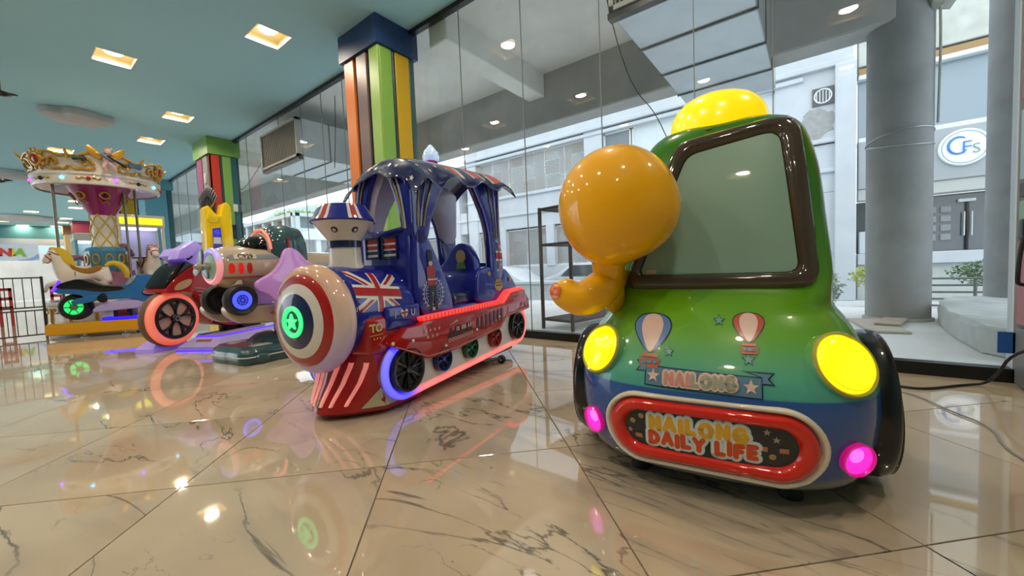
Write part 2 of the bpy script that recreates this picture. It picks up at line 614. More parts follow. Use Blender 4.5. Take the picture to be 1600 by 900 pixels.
def ceiling_mesh():
    xs, ys = {-7.0, 3.75}, {-4.0, 34.0}
    for x, y, *_ in LIGHTS:
        xs |= {x - LW/2, x + LW/2}; ys |= {y - LD/2, y + LD/2}
    xs, ys = sorted(xs), sorted(ys)
    v = [(x, y, CZ) for y in ys for x in xs]
    f = []
    for j in range(len(ys) - 1):
        for i in range(len(xs) - 1):
            cx, cy = (xs[i] + xs[i+1])/2, (ys[j] + ys[j+1])/2
            if any(abs(cx - x) < LW/2 and abs(cy - y) < LD/2 for x, y, *_ in LIGHTS): continue
            n = len(xs)
            f.append((j*n + i, (j+1)*n + i, (j+1)*n + i + 1, j*n + i + 1))
    mb = MB(); mb.add((v, f))
    mb.add(box(-7.0, -4.0, CZ + 0.16, 3.75, 34.0, CZ + 0.3))
    return mb
struct(build('ceiling', ceiling_mesh(), M_CEIL, smooth=0, fix=False))
for n, a, b, s in (('trim_1', (3.70, -4.0, 4.10), (3.78, 34.0, 4.30), 0), ):
    struct(build(n, box(*a, *b), M_BLACK, smooth=0))

M_BULB = mat('lamp_disc', 'fff0d0', emit='ffedc8', es=9.0)
M_RECESS = mat('lamp_recess', 'e9dcb4', rough=0.5)
M_RIM = mat('lamp_rim', 'f1e6c4', rough=0.5)
lamp_proto = None
def lamp(x, y, label, group, power):
    t = thing('ceiling_light', (x, y, CZ), 0, label, 'ceiling light', group)
    a, b, h = LW/2, LD/2, 0.10
    v = [(-a,-b,0),(a,-b,0),(a,b,0),(-a,b,0),(-a,-b,h),(a,-b,h),(a,b,h),(-a,b,h)]
    f = [(0,1,5,4),(1,2,6,5),(2,3,7,6),(3,0,4,7),(4,5,6,7)]
    global lamp_proto
    if lamp_proto is None:
        o1 = build('recess_box', (v, f), M_RECESS, t, smooth=0, fix=False)
        fr = MB()
        w = 0.012
        for q in ((-a, -b, a, -b + w), (-a, b - w, a, b), (-a, -b, -a + w, b), (a - w, -b, a, b)):
            fr.add(box(q[0], q[1], -0.004, q[2], q[3], 0.02))
        o2 = build('rim', fr, M_RIM, t, smooth=0)
        o3 = build('bulb', lathe([(0.0001, 0.075), (0.10, 0.078), (0.115, 0.10)], 24), M_BULB, t)
        lamp_proto = (o1.data, o2.data, o3.data)
    else:
        for n, me in zip(('recess_box', 'rim', 'bulb'), lamp_proto): link(n, me, t)
    if power:
        ld = bpy.data.lights.new('lamp', 'AREA')
        ld.shape = 'DISK'; ld.size = 0.2; ld.energy = power; ld.color = (1.0, 0.86, 0.68)
        lo = bpy.data.objects.new('lamp', ld); COL.objects.link(lo); lo.parent = t
        lo.location = (0, 0, 0.06)
    return t
for x, y, lb, g in LIGHTS:
    lamp(x, y, lb, g, LAMP_POWER if y < 15 else (LAMP_POWER if int(y) % 2 else 0))

# ---- walls out of view
struct(build('wall_near', box(-7.0, -4.15, 0, 3.75, -4.0, CZ), M_TEALW, smooth=0))
struct(build('wall_left', box(-7.15, -4.0, 0, -7.0, 12.0, CZ), M_TEALW, smooth=0))
struct(build('wall_right', box(3.66, -4.0, 0, 3.78, -1.02, CZ), M_GREYP, smooth=0))

# ---- glass wall: three glazed bays between the pillars
def window(n, y0, y1, joints, jamb_mat=M_GREYP):
    mb = MB()
    mb.add(box(GX - 0.03, y0, 0.0, GX + 0.06, y1, 0.085))
    mb.add(box(GX - 0.03, y0, CZ - 0.06, GX + 0.05, y1, CZ - 0.002))
    w = struct(build('window_%d' % n, mb, M_BLACK, smooth=0))
    ys = [y0] + joints + [y1]
    for a, b in zip(ys[:-1], ys[1:]):
        build('pane', box(GX, a + 0.003, 0.085, GX + 0.01, b - 0.003, CZ - 0.06), M_GLASS, w, smooth=0)
    for y in joints:
        build('seal', box(GX - 0.002, y - 0.003, 0.085, GX + 0.012, y + 0.003, CZ - 0.06), M_GREYP, w, smooth=0)
    return w
w1 = window(1, -0.97, 4.47, [0.24, 0.80, 1.65, 2.58, 3.52])
w2 = window(2, 5.30, 11.10, [6.25, 6.96, 7.73, 8.7, 10.4])
w3 = window(3, 12.2, 17.0, [13.1, 14.1, 15.1, 16.1])
w4 = window(4, 18.0, 34.0, [20, 22, 24, 26, 28, 30, 32])
build('jamb', box(GX - 0.02, -1.02, 0.0, GX + 0.08, -0.965, CZ), mat('pale_jamb', 'c4ccd2', rough=0.5), w1, smooth=0)

# ---- striped pillars
def pillar(x0, y0, x1, y1, cap_c, core_c, left, right, label, cap_h=0.33):
    cx, cy = (x0+x1)/2, (y0+y1)/2
    t = thing('striped_pillar', (x0, y0, 0), 0, label, 'pillar')
    w, d = x1 - x0, y1 - y0
    build('core', box(0.03, 0.03, 0, w - 0.0, d, CZ - 0.01), gloss('core', core_c, rough=0.5, coat=0), t, smooth=0)
    build('cap', box(-0.035, -0.035, CZ - cap_h, w + 0.03, d + 0.03, CZ - 0.005), mat('cap', cap_c, rough=0.45), t, smooth=0)
    top = CZ - cap_h - 0.005
    for a, b, c in left:      # boards on the face that looks into the room
        build('board', rbox(0.0, a, 0.02, 0.035, b, top, 0.004, 1), mat('board', c, rough=0.4), t, smooth=0)
    for a, b, c in right:
        build('board', rbox(a, 0.0, 0.02, b, 0.035, top, 0.004, 1), mat('board', c, rough=0.4), t, smooth=0)
    return t
P2 = pillar(3.19, 4.47, 3.80, 5.30, '203a66', '1c2a30',
       [(0.0, 0.20, '8fb552'), (0.27, 0.50, '6a5354'), (0.57, 0.80, 'd9772a')],
       [(0.036, 0.215, '83b04c'), (0.23, 0.255, '23494c'), (0.275, 0.50, 'cfa514'), (0.505, 0.585, '2f5a60')],
       'square pillar striped orange, brown, green and yellow under a navy cap', 0.36)
P1 = pillar(3.20, 11.15, 3.80, 12.15, '74a04e', '2a3c40',
       [(0.0, 0.06, '9a2c2c'), (0.18, 0.50, '9a9a96'), (0.56, 0.92, '9c4a72')],
       [(0.0, 0.20, 'c23a2c'), (0.21, 0.25, '23494c'), (0.255, 0.43, '7fae55'), (0.435, 0.55, '2f5f68')],
       'square pillar striped pink, grey, red and green under a green cap', 0.40)
P3 = pillar(3.05, 16.9, 3.75, 17.9, '5c97a8', '6aa3b4', [(0.02, 0.9, '74adbe')], [(0.02, 0.55, '5f9db0'), (0.56, 0.68, '2a5a60')],
       'plain light blue pillar beyond the carousel at the far end of the glass')
P4 = pillar(2.55, 19.0, 3.35, 19.9, '2f5a60', '23494c', [(0.02, 0.3, '2f5f68'), (0.36, 0.9, 'c9a01c')], [(0.0, 0.2, '9a9a96'), (0.24, 0.62, 'd3aa18'), (0.66, 0.8, '2f5f68')],
       'yellow and teal striped pillar right behind the carousel column')
P5 = pillar(2.65, 30.4, 3.3, 31.2, '8c2f46', '8c6a4a', [(0.02, 0.7, '7fae55')], [(0.0, 0.6, 'd8cba0')],
       'far pillar with a maroon cap behind the carousel', 0.6)
P6 = pillar(2.5, 33.0, 3.15, 33.8, '8a5a34', '9c8058', [(0.02, 0.7, 'c2ad7c')], [(0.0, 0.6, 'b39a6a')],
       'far tan pillar with a brown cap beside the street opening', 0.5)
def right_pillar():
    t = thing('striped_pillar', (3.46, -0.990, 0), 0, 'striped pillar end at the right edge of the photo, behind the black cable', 'pillar')
    build('core', box(0.0, -0.9, 0, 0.19, 0.0, CZ - 0.01), mat('core', '3c3f42', rough=0.6), t, smooth=0)
    zs = [(0.0, 0.36, '6d6f72'), (0.36, 0.85, '9c5a5e'), (0.85, 0.96, '16181a'), (0.96, 1.10, '7fa07c'), (1.10, 1.20, '1c1e20'),
          (1.20, 1.62, '9bb6c0'), (1.66, 1.98, 'a8557c'), (1.98, 2.04, '1c1e20'), (2.04, 2.50, 'c9a21c'), (2.50, 3.2, '9a5a34'), (3.2, 4.1, '7a4a34')]
    for a, b, c in zs:
        build('panel', rbox(-0.03, -0.88, a + 0.01, 0.0, -0.005, b - 0.01, 0.004, 1), mat('panel', c, rough=0.45), t, smooth=0)
        build('panel', rbox(0.0, 0.0, a + 0.01, 0.19, 0.03, b - 0.01, 0.004, 1), mat('panel', c, rough=0.45), t, smooth=0)
    return t
right_pillar()

# small fittings on the green-capped pillar
tag(build('wall_screen', rbox(3.46, 11.10, 1.78, 3.63, 11.145, 2.12, 0.01), M_BLACK), 'black flat speaker box on the green stripe of the green-capped pillar', 'speaker')
tag(build('switch_box', rbox(3.60, 11.11, 2.44, 3.70, 11.145, 2.62, 0.008), mat('white_plastic', 'd9d9d4', rough=0.4)), 'small white switch box high on the green-capped pillar', 'switch box')
tag(build('switch_box', rbox(3.165, 11.40, 3.10, 3.197, 11.50, 3.34, 0.008), mat('white_plastic', 'd9d9d4', rough=0.4)), 'small white junction box on the grey stripe under the green cap', 'switch box')

# ---- far end of the hall
struct(build('trim_2', box(-7.0, 34.0, 3.45, 3.75, 34.4, CZ), mat('dark_teal', '3f7478', rough=0.7), smooth=0))
struct(build('trim_3', box(-7.0, 34.0, 3.12, 3.75, 34.3, 3.45), mat('pale_header', 'a9adb0', rough=0.7), smooth=0))

# cloud panels under the ceiling
def cloud(x, y, rx, ry, label):
    pts = []
    for k in range(40):
        a = 2*pi*k/40
        r = 1 + 0.10*sin(5*a + x*3) + 0.06*sin(9*a + y)
        pts.append((rx*r*cos(a), ry*r*sin(a)))
    secs = []
    for s, z in ((0.96, 0.0), (1.0, -0.05), (0.97, -0.12), (0.80, -0.17), (0.45, -0.19), (0.05, -0.2)):
        secs.append([(px*s, py*s, z) for px, py in pts])
    o = build('cloud_panel', loft(secs), mat('cloud_fibre', 'b9b9bc', rough=0.95, noise=0.15, nscale=3, bump=0.5, bscale=9))
    o.location = (x, y, CZ - 0.004)
    tag(o, label, 'ceiling decoration')
cloud(1.18, 11.33, 0.47, 0.36, 'pale oval cloud panel under the ceiling left of the carousel crown')
cloud(0.10, 18.3, 0.95, 0.45, 'pale cloud panel cut by the left edge, level with the carousel rim')
cloud(0.75, 29.6, 1.3, 0.9, 'long pale cloud panel far back under the ceiling')

# hanging black decorations at the left edge
def hanger(x, y, z, s, label):
    t = thing('hanging_ornament', (x, y, z), 0, label, 'ceiling decoration')
    build('cord', tube([(0, 0, 0.0), (0, 0, CZ - z)], 0.006, 6), M_BLACK, t)
    build('body', ellipsoid((0, 0, 0), (s, s*.8, s*.42), 20, 12), gloss('black_gloss', '0c0c0e'), t)
    build('ring', torus(s*1.0, s*.13, 28, 8), M_BLACK, t)
    build('fin', puffy([(s*.7, -s*.05), (s*1.7, s*.1), (s*1.75, s*.2), (s*.6, s*.35)], -0.02, 0.02, 0.008, 2), M_BLACK, t)
hanger(0.16, 15.0, 3.32, 0.15, 'black saucer-shaped hanging ornament at the left edge beside the crown')
hanger(0.23, 9.2, 3.60, 0.09, 'small black hanging ornament high at the left edge')
# ================================================================== OUTSIDE THE GLASS
struct(build('ground', box(3.78, -14.0, -0.7, 60.0, 80.0, -0.5), mat('street_surface', 'c3c8cc', rough=0.9, noise=0.12, nscale=0.8), smooth=0))
struct(build('ground', box(-40.0, 36.0, -0.2, 3.78, 80.0, -0.02), mat('street_surface', 'c9cccd', rough=0.9, noise=0.1, nscale=0.8), smooth=0))
arc = struct(build('arcade_floor', box(3.78, -14.0, -0.49, 7.7, 36.0, 0.02), M_PAVE, smooth=0))

# concrete soffit, outer beam and cross beams of the arcade
sof = struct(build('arcade_ceiling', [box(3.80, -4.0, 4.25, 6.35, 40.0, 4.6)], M_CONC, smooth=0))
build('outer_beam', bevelled(box(6.2, -0.75, 3.38, 6.62, 40.0, 4.6), 0.02, 1), M_CONCD, sof, smooth=0)
build('outer_beam', bevelled(box(6.2, -8.0, 4.15, 6.62, -0.75, 4.6), 0.02, 1), M_CONCD, sof, smooth=0)
for y in (3.82, 12.2, 20.0, 28.0):
    build('cross_beam', bevelled(box(3.80, y, 3.85, 6.2, y + 0.34, 4.27), 0.015, 1), M_CONC, sof, smooth=0)
# broken concrete at the beam end above the round column
random.seed(3)
bm = bmesh.new(); bmesh.ops.create_icosphere(bm, subdivisions=3, radius=1)
for v in bm.verts:
    k = 1 + random.uniform(-.28, .22)
    v.co = Vector((6.42 + v.co.x*.32*k, -1.02 + v.co.y*.34*k, 3.86 + v.co.z*.42*k))
build('broken_beam_end', from_bm(bm), mat('broken_concrete', 'a3a49c', rough=0.95, noise=0.35, nscale=6, bump=0.6, bscale=30), sof, smooth=20)

def column(x, y, r, label):
    t = thing('concrete_column', (x, y, 0.02), 0, label, 'column')
    build('shaft', lathe([(r, 0), (r*1.0, 1.6), (r, 4.15)], 48), M_COLM, t)
    build('base_collar', lathe([(r, 0.0), (r + .03, 0.0), (r + .025, 0.03), (r, 0.035)], 40), M_CONCD, t)
    return t
c1 = column(6.48, -0.80, 0.285, 'wide round grey concrete column behind the green car ride')
def wire(pts, r=0.004, n=6): return tube(smooth_poly(pts, 2, closed=False), r, n)
for z, dz in ((2.02, 0.05), (2.10, -0.06)):
    pts = [(0.291*cos(a), 0.291*sin(a), z + dz*sin(a + 1)) for a in [2*pi*i/28 for i in range(28)]]
    build('wire_band', tube(pts, 0.006, 6, closed=True), M_STEEL, c1)
build('hanging_cable', wire([(-.12, -.285, 4.1), (-.13, -.295, 3.5), (-.10, -.31, 3.0), (-.12, -.30, 2.6), (-.09, -.30, 2.2)], 0.012), mat('pale_cable', 'b5b5b0', rough=0.8), c1)
c2 = column(7.15, -1.93, 0.30, 'second round concrete column, by the right-hand end of the glass')

# broken kerb slab, boards, small rubble
def rough_block(pts, z0, z1, m, seed):
    random.seed(seed)
    g = puffy(pts, z0, z1, 0.03, 2, 2, 'xy')
    vv = [(x + random.uniform(-.015, .015), y + random.uniform(-.015, .015), z + (random.uniform(-.02, .015) if z > z0 + .01 else 0)) for x, y, z in g[0]]
    return vv, g[1]
tag(build('concrete_slab', rough_block([(4.02, -1.02), (5.4, -1.02), (6.6, -1.13), (7.4, -1.5), (7.2, -3.4), (4.2, -3.4)], 0.02, 0.24, M_PAVE, 5), mat('broken_slab', 'b4bbbd', rough=0.95, noise=0.3, nscale=5, bump=0.5, bscale=22), smooth=30),
    'broken pale concrete slab on the arcade floor beside the right-hand columns', 'slab')
for i, (x, y, a, l, w) in enumerate(((5.75, -0.55, 8, 0.95, 0.30), (6.05, -0.72, -14, 0.8, 0.2))):
    o = build('board', rbox(-l/2, -w/2, 0.021, l/2, w/2, 0.045, 0.004, 1), mat('weathered_board', ('b3aca3', 'a89a8e')[i], rough=0.9, noise=0.2, nscale=7), smooth=0)
    o.location = (x, y, 0.0 + .026*i); o.rotation_euler = (0, 0, radians(a))
    tag(o, ('wide weathered board lying flat at the foot of the wide round column', 'narrow board lying on top of the wide board by the column')[i], 'board', 'loose boards outside')

# ---- rack outside the glass
def rack():
    t = thing('metal_rack', (4.25, 2.76, 0.02), 0, 'rusty brown metal shelf rack standing outside the glass behind the green car', 'shelf rack')
    m = mat('rusty_metal', '3d332e', rough=0.6, metal=0.2, noise=0.35, nscale=14)
    d = Vector((-.10, -.478)).normalized(); n = Vector((d.y, -d.x)) * -1
    A = Vector((0, 0)); B = d * .49; n = Vector((-d.y, d.x)) * 1.0
    L = n * 1.25
    H_ = 1.54
    for p in (A, B, A + L, B + L):
        build('post', rbox(p.x - .018, p.y - .018, 0, p.x + .018, p.y + .018, H_, .003, 1), m, t, smooth=0)
    for z in (1.52, 1.07, 0.12):
        s = MB()
        for a, b in ((A, B), (A + L, B + L), (A, A + L), (B, B + L)):
            s.add(tube([(a.x, a.y, z), (b.x, b.y, z)], 0.016, 4))
        sh = build('shelf', s, m, t, smooth=0)
        k = 9
        for i in range(k):
            f = (i + .5) / k
            a = A + (B - A) * f; b = a + L
            w = (B - A).normalized() * 0.018
            vv = [(a.x - w.x, a.y - w.y, z - .004), (b.x - w.x, b.y - w.y, z - .004), (b.x + w.x, b.y + w.y, z - .004), (a.x + w.x, a.y + w.y, z - .004)]
            vv += [(x, y, q + .010) for x, y, q in vv]
            build('slat', (vv, box(0,0,0,1,1,1)[1]), m, sh, smooth=0)
rack()

# ---- ducts through the glass
def duct(x0, x1, y0, y1, z0, z1, label, drop=0.0, open_end=False):
    t = thing('air_duct', (x0, y0, z0), 0, label, 'air duct')
    w, d, h = x1 - x0, y1 - y0, z1 - z0
    build('duct_body', bevelled(box(0.05, 0, 0, w, d, h), 0.01, 1), M_STEEL, t, smooth=0)
    n = 3
    for i in range(1, n + 1):
        build('seam', box(0.05 + i*w/(n+1) - .012, -0.012, -0.016, 0.05 + i*w/(n+1) + .012, d + .012, h + .012), mat('duct_seam', '6a7074', rough=0.5, metal=0.5), t, smooth=0)
    f = MB()
    for q in ((0, 0, d, .045), (0, h - .045, d, h), (0, 0, .045, h), (d - .045, 0, d, h)):
        f.add(box(-0.05, q[0], q[1], 0.06, q[2], q[3]))
    g = build('grille_frame', f, mat('grille_frame', 'a9aaa7', rough=0.5), t, smooth=0)
    build('grille_back', box(0.03, .04, .04, 0.05, d - .04, h - .04), mat('grille_dark', '3a3836', rough=0.8), t, smooth=0)
    build('grille_trim', box(-0.03, -.02, -.06, 0.06, d + .02, -.001), M_BLACK, t, smooth=0)
    ns = int(d / 0.045)
    for i in range(ns):
        y = .06 + i * (d - .12) / (ns - 1)
        build('slat', box(-0.02, y - .009, .045, 0.03, y + .009, h - .045), mat('grille_slat', '8c857c', rough=0.6) if i == 0 else bpy.data.materials['grille_slat'], g, smooth=0)
    return t
duct(3.73, 6.0, 7.88, 9.53, 3.14, 3.88, 'galvanised air duct with a square slatted grille, above the plane ride')
duct(3.80, 7.0, 0.42, 1.56, 3.24, 4.0, 'big galvanised air duct running outward over the roof beacon of the green car')
# wires hanging from the soffit
wm = mat('dark_wire', '26211e', rough=0.7)
for pts, lb in (([(3.9, 1.72, 4.0), (4.2, 1.70, 3.3), (4.9, 1.75, 2.95), (5.6, 1.7, 2.85), (6.3, 1.72, 2.6), (6.4, 1.55, 2.35)], 'thin brown wire dangling beside the big duct'),
                ([(3.78, 9.62, 3.45), (3.80, 10.4, 3.15), (3.82, 11.0, 3.0), (3.80, 11.2, 3.0)], 'thin black wire drooping from the square grille to the green-capped pillar'),
                ([(3.76, 6.55, 3.9), (3.77, 6.6, 3.4), (3.76, 6.7, 2.7)], 'thin hanging wire left of the navy-capped pillar')):
    tag(build('wire', wire(pts, 0.007), wm), lb, 'wire')

# ---- white office building across the street
XB = 14.5
M_WINF = mat('window_frame_white', 'd5dbdf', rough=0.5)
M_PANE = mat('street_pane', '9aa6ab', rough=0.08, spec=0.8)
M_PANED = mat('shop_pane', '4e555a', rough=0.08, spec=0.8)
M_MUNT = mat('window_lattice', 'b9a79d', rough=0.6)
M_CURT = mat('pale_blind', 'c9d2d6', rough=0.7)
off = thing('office_building', (XB, 0, 0), 0, 'long white rendered office building across the street', 'building')
def wbox(n, y0, y1, z0, z1, proud=0.0, m=M_WHITEW, depth=0.5):
    return build(n, bevelled(box(-proud, y0, z0, depth, y1, z1), 0.02, 1), m, off, smooth=0)
wbox('wall_band', -0.9, 13.6, 2.55, 4.0)
wbox('wall_band', -0.9, 13.6, 6.1, 9.5)
wbox('wall_band', -0.9, 18.5, -0.5, 0.85)
wbox('wall_band', 13.6, 18.5, 2.55, 3.6)
wbox('wall_band', 13.6, 18.5, 4.7, 5.6)
wbox('ledge', -0.9, 13.7, 3.95, 4.08, 0.10)
wbox('ledge', -0.9, 18.5, 3.12, 3.24, 0.08)
wbox('ledge', 0.2, 13.7, 5.78, 5.92, 0.10)
wbox('ledge', -0.9, 13.7, 5.98, 6.14, 0.16)
for y0, y1, z0, z1 in ((13.0, 13.6, 0.8, 9.5), (6.4, 7.2, 0.8, 6.0), (11.3, 11.9, 0.8, 2.6), (8.7, 9.1, 0.8, 2.6), (14.2, 14.7, 0.8, 5.6), (17.9, 18.5, 0.8, 5.6), (5.6, 6.4, 0.8, 2.6)):
    wbox('pilaster', y0, y1, z0, z1, 0.05)
wbox('wall_panel', -0.9, 5.6, 0.8, 2.6)
wbox('wall_panel', -0.9, 0.9, 3.9, 6.0)
wbox('pilaster', -0.95, -0.50, -0.5, 6.0, 0.18)
wbox('back_wall', -0.9, 18.5, -0.5, 6.1, -0.42, mat('dim_interior', '8d959a', rough=0.9), 0.6)
def owin(y0, y1, z0, z1, nx, nz, lattice=False, pane=M_PANE, x=0.14):
    f = MB(); t = .05
    for q in ((y0, z0, y1, z0 + t), (y0, z1 - t, y1, z1), (y0, z0, y0 + t, z1), (y1 - t, z0, y1, z1)):
        f.add(box(x - .03, q[0], q[1], x + .06, q[2], q[3]))
    w = build('window', f, M_WINF, off, smooth=0)
    for i in range(nx):
        for j in range(nz):
            a = y0 + (y1 - y0) * i / nx; b = y0 + (y1 - y0) * (i + 1) / nx
            c = z0 + (z1 - z0) * j / nz; d = z0 + (z1 - z0) * (j + 1) / nz
            build('pane', box(x, a + .015, c + .015, x + .02, b - .015, d - .015), pane, w, smooth=0)
    mu = MB()
    for i in range(1, nx): mu.add(box(x - .02, y0 + (y1-y0)*i/nx - .02, z0, x + .04, y0 + (y1-y0)*i/nx + .02, z1))
    for j in range(1, nz): mu.add(box(x - .02, y0, z0 + (z1-z0)*j/nz - .02, x + .04, y1, z0 + (z1-z0)*j/nz + .02))
    if nx > 1 or nz > 1: build('mullion', mu, M_WINF, w, smooth=0)
    if lattice:
        lt = MB()
        s = 0.62
        k = 0
        yy = y0
        while yy < y1 - .2:
            zz = z0
            while zz < z1 - .2:
                k += 1
                mode = (k * 7) % 5
                y2, z2 = min(yy + s, y1), min(zz + s, z1)
                for q in range(1, 9):
                    g = q / 9
                    c = 2 * g
                    A, B = (min(c, 1), max(0, c - 1)), (max(0, c - 1), min(c, 1))
                    if mode == 0: A, B = (g, 0), (g, 1)
                    elif mode == 1: A, B = (0, g), (1, g)
                    elif mode == 3: A, B = (1 - A[0], A[1]), (1 - B[0], B[1])
                    lt.add(tube([(x - .03, yy + (y2-yy)*A[0], zz + (z2-zz)*A[1]), (x - .03, yy + (y2-yy)*B[0], zz + (z2-zz)*B[1])], 0.011, 4))
                zz += s
            yy += s
        build('lattice', lt, M_MUNT, w, smooth=0, kind='stuff')
    return w
owin(7.2, 13.0, 4.08, 5.78, 6, 1, True)
owin(5.35, 6.4, 4.08, 5.78, 1, 1, False, mat('open_window', '6d7880', rough=0.3))
owin(0.9, 5.30, 4.08, 5.78, 3, 1, False, M_CURT)
owin(9.1, 11.3, 0.85, 2.5, 2, 1, True)
owin(7.2, 8.7, 0.85, 2.5, 2, 1, True)
owin(11.9, 13.0, 0.85, 2.5, 1, 1, True)
owin(14.7, 17.9, 0.85, 2.5, 3, 1, True)
owin(14.7, 17.9, 3.6, 4.7, 3, 1)
random.seed(9)
build('peeled_patch', prism([(-.10 + (.42 + random.uniform(-.09, .09))*cos(2*pi*i/22), 4.55 + (.42 + random.uniform(-.09, .09))*sin(2*pi*i/22)) for i in range(22)], -.012, .01, 'yz'), mat('bare_plaster', '9a9c9c', rough=.95, noise=.3, nscale=8), off, smooth=0)
# vent fan grille high on the plain wall
vt = build('vent_fan', [box(-.06, -0.48, 5.02, 0.02, 0.0, 5.5)], mat('vent_dark', '55565a', rough=0.6), off, smooth=0)
build('fan_ring', xf(torus(0.19, 0.02, 28, 6, 'x'), Matrix.Translation((-.07, -0.24, 5.26))), M_WINF, vt)
for i in range(5):
    build('fan_bar', box(-.075, -0.38 + i*.07 - .01, 5.10, -.06, -0.38 + i*.07 + .01, 5.42), M_WINF, vt, smooth=0)

# ---- shop with round sign further right
shop = thing('corner_shop', (XB, -1.0, 0), 0, 'grey shop front with a round blue-lettered sign, seen between the two columns', 'building')
def sb(n, y0, y1, z0, z1, x0, x1, m): return build(n, bevelled(box(x0, y0, z0, x1, y1, z1), 0.015, 1), m, shop, smooth=0)
sb('header_wall', -6, 0, 5.85, 9.0, 0.1, 0.7, mat('old_plaster', 'b9bdb6', rough=0.95, noise=0.3, nscale=3, bump=0.4, bscale=16))
sb('brown_trim', -6, 0, 5.62, 5.80, 0.12, 0.6, mat('brown_board', 'a0835c', rough=0.8))
sb('upper_sill', -6, 0, 3.80, 3.92, 0.0, 0.6, M_WINF)
sb('upper_frame', -6, 0, 5.50, 5.62, 0.08, 0.6, M_WINF)
sb('upper_glass', -6, 0, 3.92, 5.50, 0.30, 0.4, mat('blue_glass', '8796a0', rough=0.15, spec=0.8))
sb('paper_screen', -0.95, -0.40, 3.95, 5.0, 0.22, 0.29, M_CURT)
sb('fascia', -6, 0, 2.55, 3.80, 0.0, 0.5, mat('grey_fascia', '9ea4a9', rough=0.6))
sb('lower_band', -6, 0, 2.24, 2.55, 0.05, 0.5, mat('pale_band', 'b4b8b6', rough=0.7))
sb('lit_tag', -0.95, -0.70, 2.34, 2.45, 0.03, 0.06, M_WINF)
sb('shop_glass', -6, 0, 0.78, 2.24, 0.55, 0.6, M_PANED)
sb('sill', -6, 0, 0.48, 0.78, 0.0, 0.7, M_WHITEW)
sb('plinth', -6, 0, -0.5, 0.48, 0.15, 0.7, mat('block_wall', 'b9bdbb', rough=0.9, noise=0.2, nscale=5))
dr = build('door_handle', [tube([(0.42, -2.05, 1.15), (0.42, -2.05, 1.75)], .02, 8), tube([(0.42, -2.18, 1.15), (0.42, -2.18, 1.75)], .02, 8)], M_STEEL, shop)
sb('door_rail', -2.25, -1.95, 2.0, 2.08, 0.42, 0.54, M_WINF)
sb('door_stile', -2.14, -2.09, 0.78, 2.05, 0.45, 0.54, M_BLACK)
for i in range(3):
    for j in range(4):
        sb('poster', -1.85 + i*.27, -1.65 + i*.27, 1.05 + j*.24, 1.22 + j*.24, 0.50, 0.54, mat('grey_print', '8b9094', rough=0.7) if (i + j) == 0 else bpy.data.materials['grey_print'])
sb('white_counter', -0.55, -0.05, 0.78, 1.40, 0.3, 0.5, M_CURT)
sg = build('round_sign', lathe([(0.0001, 0.0), (0.42, 0.0), (0.44, 0.03), (0.44, 0.07)], 40, 'x'), mat('sign_white', 'eef2f4', rough=0.4), shop)
sg.location = (-0.08, -1.93, 3.28)
def flat_text(name, s, size, m, parent, M, offset=0.0, depth=0.01):
    v, f = text_polys(s, size, offset)
    bm = bmesh.new(); vs = [bm.verts.new((x, y, 0)) for x, y in v]
    for q in f:
        try: bm.faces.new([vs[i] for i in q])
        except ValueError: pass
    r = bmesh.ops.extrude_face_region(bm, geom=list(bm.faces))
    for e in r['geom']:
        if isinstance(e, bmesh.types.BMVert): e.co.z += depth
    g = from_bm(bm)
    return build(name, xf(g, M), m, parent, smooth=0)
TX = Matrix(((0, 0, -1, 0), (-1, 0, 0, 0), (0, 1, 0, 0), (0, 0, 0, 1)))   # text facing -X
blue = mat('sign_blue', '3f7ec6', rough=0.5); grn = mat('sign_green', '5e8f88', rough=0.5)
build('sign_letter', tube([(-.02, .10 - .17*cos(a_), .05 + .20*sin(a_)) for a_ in [radians(d) for d in range(50, 321, 15)]][::-1], [.012 + .014*sin(pi*i/18) for i in range(19)], 8), blue, sg)
flat_text('sign_letter', 'F', 0.42, blue, sg, Matrix.Translation((-.035, -.03, -.03)) @ TX, -.004)
flat_text('sign_letter', 'S', 0.33, grn, sg, Matrix.Translation((-.025, -.19, -.08)) @ TX, -.004)
build('sign_rim', torus(0.38, 0.012, 40, 6, 'x'), mat('sign_rim', '8fb0c8', rough=0.5), sg)

